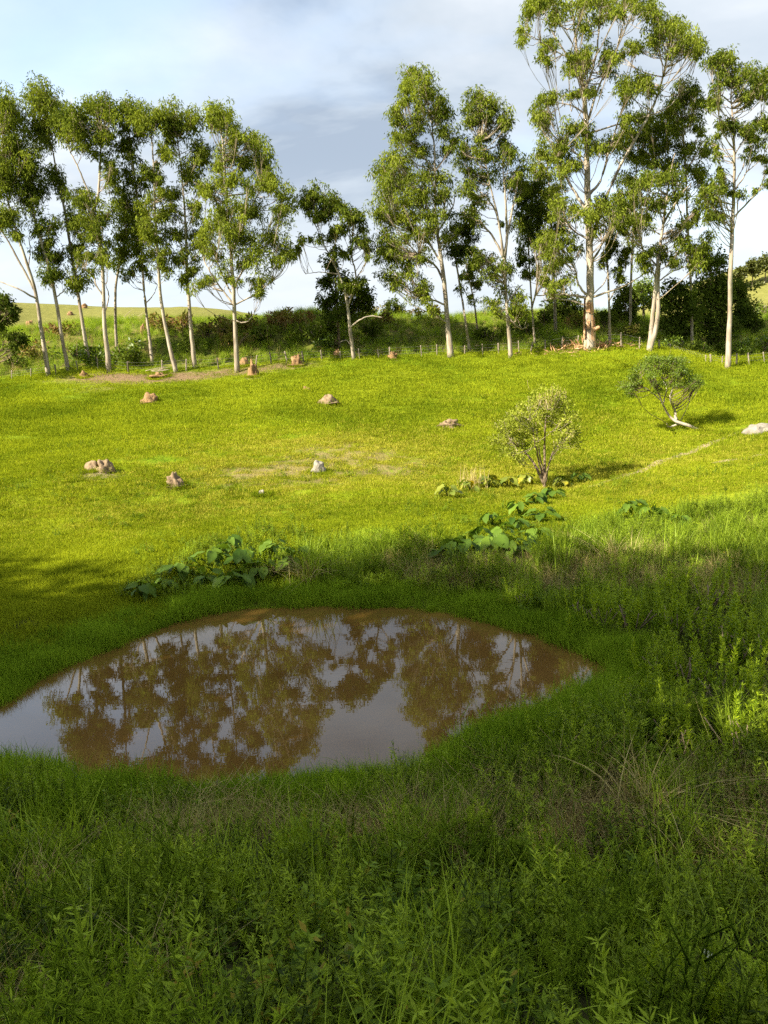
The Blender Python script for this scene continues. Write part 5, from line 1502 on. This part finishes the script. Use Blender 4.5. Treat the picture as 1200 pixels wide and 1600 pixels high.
# ------------------------------------------------------------------ single plants
def ear_leaf(seed, L=0.5, W=0.38):
    """one heart-shaped blade with a raised rim and midrib fold, on its stalk; the blade starts at the origin of the stalk end"""
    rng = np.random.default_rng(seed)
    n = 9
    f = np.linspace(0, 1, n)
    hw = W * .5 * np.sin(np.pi * np.clip(f * .93 + .07, 0, 1)) ** .75 * (1.15 - .45 * f)
    x = -0.14 * L + f * L * 1.14
    droop = -0.28 * L * f ** 2
    v, q = [], []
    for i in range(n):
        for s, k in ((-1, 1.0), (-.5, .55), (0, 0), (.5, .55), (1, 1.0)):
            wav = .05 * W * math.sin(i * 1.9 + s * 2 + seed)
            xb = x[i] - (0.10 * L * abs(s) if i < 2 else 0)
            v.append((xb, s * hw[i], droop[i] + .22 * hw[i] * abs(s) + wav * abs(s)))
    for i in range(n - 1):
        for j in range(4):
            a = i * 5 + j
            q.append([a, a + 1, a + 6, a + 5])
    return np.array(v), np.array(q)


EAR = []
for k_ in range(5):
    EAR.append(ear_leaf(k_, .5, .36 + .05 * (k_ % 3)))


def ear_plant(px, py, n, size, mat, label, seed, y=None, name='elephant_ear_plant', group='elephant ear plants on the far bank'):
    p = ground_hit(px, py) if y is None else at(px, py, y)
    p[2] = float(height(p[0], p[1]))
    rng = np.random.default_rng(seed)
    root = obj(name, None, loc=p, label=label, cat='plant', group=group)
    for k in range(n):
        a = 2 * np.pi * (k / n) + rng.normal(0, .5)
        hgt = size * rng.uniform(.5, 1.15)
        rd = size * rng.uniform(.25, .75)
        tip = np.array([math.cos(a) * rd, math.sin(a) * rd, hgt])
        mb = MB()
        tube(mb, [(0, 0, -.03), tip * np.array([.35, .35, .6]), tip], [.016, .013, .008], 5, n=6, tone=.5)
        v, q = EAR[int(rng.integers(0, 5))]
        sc = size * rng.uniform(.75, 1.25) / .62
        pit = rng.uniform(.0, .75)
        ca, sa = math.cos(a + rng.normal(0, .35)), math.sin(a + rng.normal(0, .35))
        cpi, spi = math.cos(pit), math.sin(pit)
        roll = rng.normal(0, .25)
        v = v * sc
        v = v @ np.array([[1, 0, 0], [0, math.cos(roll), math.sin(roll)], [0, -math.sin(roll), math.cos(roll)]])
        v = np.stack([v[:, 0] * cpi + v[:, 2] * spi, v[:, 1], -v[:, 0] * spi + v[:, 2] * cpi], -1)
        v = np.stack([v[:, 0] * ca - v[:, 1] * sa, v[:, 0] * sa + v[:, 1] * ca, v[:, 2]], -1)
        mb.add(v + tip, q, None, .5 + rng.normal(0, .22))
        obj('leaf', mb.mesh('leaf', True), mat, root)
    return root


ears = [(222, 936, 5, .50, M_EAR, 'elephant ear plant with pale dull leaves at the left end of the leafy patch'), (262, 925, 5, .42, M_EAR, 'low elephant ear plant second from the left on the far bank'),
        (318, 918, 7, .55, M_EAR, 'elephant ear plant with a yellowed lower leaf above the pond edge'), (362, 922, 7, .60, M_EAR, 'elephant ear plant with drooping bright leaves nearest the water'),
        (330, 888, 7, .60, M_EAR, 'tall bright elephant ear plant in the middle of the left patch'), (385, 885, 6, .60, M_EAR, 'elephant ear plant behind the drooping bright one'),
        (430, 872, 6, .55, M_EAR, 'dark elephant ear plant behind the leaning dry grass'), (458, 888, 6, .60, M_EAR, 'dark elephant ear plant at the right end of the left patch'),
        (688, 872, 4, .45, M_EAR, 'lone elephant ear plant at the left end of the middle patch'), (728, 868, 7, .62, M_EAR, 'broad blue green elephant ear plant in the middle patch'),
        (772, 866, 7, .62, M_EAR, 'broad elephant ear plant in the middle patch right of centre'), (818, 862, 6, .60, M_EAR, 'elephant ear plant at the right end of the middle patch'),
        (768, 822, 4, .5, M_EAR, 'small elephant ear plant above the middle patch'), (800, 830, 5, .55, M_EAR, 'elephant ear plant halfway between the middle patch and the small tree'), (845, 815, 5, .55, M_EAR, 'elephant ear plant below the small tree on its right'), (750, 850, 5, .5, M_EAR, 'elephant ear plant at the back of the middle patch'), (706, 872, 5, .55, M_EAR, 'elephant ear plant second from the left in the middle patch'), (795, 872, 6, .6, M_EAR, 'elephant ear plant at the front of the middle patch'), (838, 852, 5, .55, M_EAR, 'elephant ear plant beside the tall green tuft'), (812, 806, 5, .55, M_EAR, 'elephant ear plant at the top of the middle slope patch'), (785, 845, 5, .55, M_EAR, 'elephant ear plant behind the front one in the middle patch'), (355, 868, 6, .6, M_EAR, 'elephant ear plant at the top of the left patch'), (285, 905, 6, .55, M_EAR, 'elephant ear plant between the low one and the yellowed one'), (405, 905, 6, .55, M_EAR, 'elephant ear plant beside the upright shrub on the far bank'), (835, 790, 6, .55, M_EAR, 'elephant ear plant below the small tree on its left'),
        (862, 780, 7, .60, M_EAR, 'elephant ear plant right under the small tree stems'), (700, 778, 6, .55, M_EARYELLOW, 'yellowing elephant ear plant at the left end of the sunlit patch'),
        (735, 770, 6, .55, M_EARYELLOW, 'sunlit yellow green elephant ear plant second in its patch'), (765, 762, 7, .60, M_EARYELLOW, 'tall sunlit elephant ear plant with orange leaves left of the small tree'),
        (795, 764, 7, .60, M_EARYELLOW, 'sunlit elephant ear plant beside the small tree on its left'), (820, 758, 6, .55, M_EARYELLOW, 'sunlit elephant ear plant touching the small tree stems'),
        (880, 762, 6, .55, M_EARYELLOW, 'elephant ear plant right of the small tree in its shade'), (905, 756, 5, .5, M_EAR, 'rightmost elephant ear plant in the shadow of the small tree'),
        (985, 808, 6, .60, M_EAR, 'elephant ear plant in the shaded hollow on the right'), (1018, 816, 5, .55, M_EAR, 'low elephant ear plant right of the shaded hollow one'), (1062, 822, 4, .45, M_EAR, 'small elephant ear plant before the dark tall weeds on the right')]
for k_, e in enumerate(ears):
    ear_plant(e[0], e[1], e[2] + 4, e[3] * (.80 if 660 < e[0] < 860 and e[1] > 800 else .82), e[4], e[5], 300 + k_)


def plant_from(name, px, py, parts, label, cat, scale=1.0, group=None, seed=0, tilt=(0, 0)):
    p = ground_hit(px, py)
    root = obj(name, None, loc=p, label=label, cat=cat, group=group)
    root.scale = (scale,) * 3
    root.rotation_euler = (tilt[0], tilt[1], random.Random(seed).uniform(0, 6.28))
    for nm, mb, mat in parts:
        obj(nm, mb.mesh(nm), mat, root)
    return root


# bright upright shrubs on the right bank
for k_, (a, b, s, lb) in enumerate([(940, 985, 1.15, 'bright upright shrub nearest the far right corner of the pond'), (1050, 1000, 1.5, 'rounded bright green shrub on the right bank'), (1085, 1005, 1.3, 'bright shrub just right of the rounded one'),
                                    (1140, 1050, 1.6, 'tall bright shrub near the right edge above the bank'), (1185, 1045, 1.5, 'bright shrub cut by the right picture edge'), (1030, 1062, .9, 'small bright shrub right of the pond tip'),
                                    (1120, 1110, 1.2, 'bright shrub halfway down the right bank'), (1180, 1130, 1.3, 'bright shrub low at the right picture edge'), (905, 965, .9, 'small bright shrub above the far pond edge'),
                                    (985, 985, 1.3, 'bright shrub between the pond corner one and the rounded one'), (1110, 960, 1.4, 'bright shrub behind the tall one on the right bank'), (1010, 1125, 1.0, 'bright shrub on the bank below the pond tip'), (1075, 1075, 1.2, 'bright shrub in the middle of the right bank'), (1165, 1190, 1.1, 'bright shrub lowest at the right edge'), (870, 1180, .9, 'low bright shrub on the bank right of the water'), (1060, 1180, 1.0, 'low bright shrub above the dry straw clump'),
                                    (820, 950, .8, 'bright low shrub above the far pond edge at centre right'), (420, 900, 1.0, 'upright yellow green shrub between elephant ears and water')]):
    mb = stalks(13, .55, 100, .055, .014, 400 + k_, spread=.17, up=.9, tone=.5, tip=.4)
    st = MB()
    rr = np.random.default_rng(k_)
    for _ in range(8):
        tube(st, [(rr.normal(0, .05), rr.normal(0, .05), -.05), (rr.normal(0, .12), rr.normal(0, .12), .25)], [.008, .005], 4, n=3)
    plant_from('bright_shrub', a, b, [('foliage', mb, M_SHOOT), ('stems', st, M_BARKDARK)], lb, 'shrub', s * 1.5, 'bright shrubs round the pond', k_)
# grass clumps that stand out
for k_, (a, b, s, mt, lb, hm, bend) in enumerate([
        (470, 1375, 1.0, M_LONG, 'pale tall grass clump in the foreground left of centre', .75, .35), (560, 1385, .8, M_LONG, 'green grass clump right of the pale tall one', .6, .4),
        (1010, 1290, 1.0, M_DRY, 'big arching dry straw clump on the right foreground bank', .95, .9), (1060, 1330, .95, M_LONG, 'tall green grass clump under the dry straw clump', .7, .4),
        (860, 895, 1.6, M_LONG, 'tall green grass tuft right of the middle elephant ears', .8, .3), (500, 905, 1.6, M_LONG, 'tall grey green grass tuft right of the left leafy patch', .7, .4), (482, 912, 1.4, M_DRY, 'leaning dry straw tuft beside the left leafy patch', .7, .95),
        (870, 1385, .9, M_LONG, 'upright grass clump in the right foreground', .65, .3), (740, 765, 2.0, M_DRY, 'brown dry tuft above the sunlit elephant ears', .5, .2), (1130, 880, 1.4, M_LONG, 'sunlit yellow grass clump on the right flat', .8, .3), (1060, 880, 1.4, M_LONG, 'sunlit grass clump left of the yellow one', .75, .3),
        (960, 885, 1.5, M_DRY, 'drooping dry clump on the far bank right of the tall tuft', .6, .9), (660, 1360, .8, M_LONG, 'arching grass clump in the centre foreground', .7, .7), (40, 1420, .8, M_DRY, 'dry grass clump at the left foreground edge', .6, .6)]):
    plant_from('grass_clump', a, b, [('blades', blades(110, hm * .45, hm * 1.1, .015 if mt is not M_DRY else .011, .11, bend, 500 + k_, seg=6, tone=.8, lean=(.4, -.3) if mt is M_DRY else (0, 0)), mt)], lb, 'grass clump', s * 1.3, 'standout grass clumps', k_)
# dark tall weeds at the right on the pasture edge
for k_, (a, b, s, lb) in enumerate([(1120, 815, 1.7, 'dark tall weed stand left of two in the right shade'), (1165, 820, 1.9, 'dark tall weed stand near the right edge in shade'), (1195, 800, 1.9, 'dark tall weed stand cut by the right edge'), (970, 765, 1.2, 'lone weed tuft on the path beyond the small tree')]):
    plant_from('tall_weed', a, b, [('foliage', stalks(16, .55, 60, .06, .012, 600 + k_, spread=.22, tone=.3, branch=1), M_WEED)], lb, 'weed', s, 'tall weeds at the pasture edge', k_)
# foreground saplings
plant_from('leafy_sapling', 610, 1585, [('foliage', stalks(9, .38, 40, .085, .024, 701, spread=.09, up=.5, tone=.65, tip=.4), M_YELLOWLEAF)], 'yellow green leafy sapling at the bottom centre edge', 'sapling', 1.0, None, 1)
plant_from('leafy_sapling', 205, 1500, [('foliage', stalks(3, .46, 22, .13, .040, 702, spread=.05, up=.2, tone=.5, tip=.1), M_BROAD)], 'broad leaved sapling with a few orange leaves at the left foreground', 'sapling', 1.0, None, 2)
plant_from('leafy_sapling', 225, 1560, [('foliage', stalks(3, .34, 20, .13, .042, 703, spread=.05, up=.1, tone=.4), M_BROAD)], 'dark broad leaved sapling below the orange tipped one', 'sapling', 1.0, None, 3)
mb = MB()
rr = np.random.default_rng(2)
Pq = rdir(60, rr) * np.array([.03, .03, .012]) + np.array([0, 0, .34])
leaves(mb, Pq * np.array([.7, .7, 1]), rdir(60, rr), rdir(60, rr), .011, .008, .5)
plant_from('flowering_weed', 1105, 1575, [('foliage', stalks(3, .33, 26, .05, .016, 704, spread=.03, tone=.5), M_WEED), ('flower_head', mb, M_PETAL)], 'small weed with a cream flower head at the bottom right', 'weed', 1.0, None, 4)
mb = MB()
leaves(mb, rdir(30, rr) * .012 + np.array([0, 0, .36]), rdir(30, rr), rdir(30, rr), .016, .012, .5)
plant_from('flowering_weed', 146, 1450, [('foliage', stalks(3, .35, 26, .05, .010, 705, spread=.03, tone=.5), M_WEED), ('flower_head', mb, M_PETAL)], 'small weed with a white flower in the left foreground', 'weed', 1.0, None, 5)
# grey dead twigs lying in the weeds
for k_, (a, b, lb) in enumerate([(330, 1265, 'grey dead twigs above the pale grass clump near the water'), (770, 1215, 'tangle of grey dead twigs on the bank right of the water'), (620, 1300, 'brown dead twigs in the centre foreground'), (935, 1235, 'pale dead twigs beside the dry straw clump')]):
    rr = np.random.default_rng(800 + k_)
    mb = MB()
    for _ in range(26):
        q0 = np.array([rr.normal(0, .25), rr.normal(0, .18), rr.uniform(.0, .25)])
        q1 = q0 + np.array([rr.normal(0, .28), rr.normal(0, .15), rr.uniform(.12, .42)])
        tube(mb, [q0, (q0 + q1) / 2 + rr.normal(0, .03, 3), q1], [.006, .0045, .002], 3, n=5, tone=rr.uniform(.3, .9))
    obj('dead_twigs', mb.mesh('dead_twigs', True), M_DRY, None, ground_hit(a, b), lb, kind='stuff')

# ------------------------------------------------------------------ the wood on the hill to the left and behind, whose shade lies over pond and bank
mb, tk = MB(), MB()
rr = np.random.default_rng(12)
for gx_ in np.arange(-58, -7, 6.0):
    for gy_ in np.arange(-32, 8, 6.0):
        x_, y_ = gx_ + rr.normal(0, 1.2), gy_ + rr.normal(0, 1.2)
        if x_ > -0.55 * max(y_, 0) - 9:
            continue
        z_ = float(height(x_, y_))
        reach = min((21.2 - y_) / .5, (1.5 + .55 * y_ - x_) / .59)     # how far its shade has to fall
        if reach < 6 or y_ < -24:
            continue
        top = min(25.5, 1.2 + .7536 * reach) + rr.normal(0, .8)
        hgt = max(6.0, top - z_)
        tube(tk, [(x_, y_, z_ - .3), (x_ + .3, y_, z_ + hgt * .5), (x_, y_, z_ + hgt * .85)], [.4, .3, .1], 6, n=5)
        for _ in range(9):
            c = np.array([x_ + rr.normal(0, 1.7), y_ + rr.normal(0, 1.7), z_ + hgt * rr.uniform(.32, .92)])
            n_ = 150
            q = rdir(n_, rr)
            leaves(mb, c + q * rr.uniform(.3, 1, (n_, 1)) ** .5 * rr.uniform(1.8, 2.6), q * .4 + np.array([0, 0, -.6]) + rr.normal(0, .4, (n_, 3)), q + rr.normal(0, .5, (n_, 3)), rr.uniform(.6, 1.0, n_), .45, .5 + rr.normal(0, .15, n_))
wood = obj('woodland', mb.mesh('woodland'), M_EUC, kind='stuff', label='dense wood on the hillside left of and behind the viewpoint')
obj('trunks', tk.mesh('trunks', True), M_BARK, wood, kind='stuff')
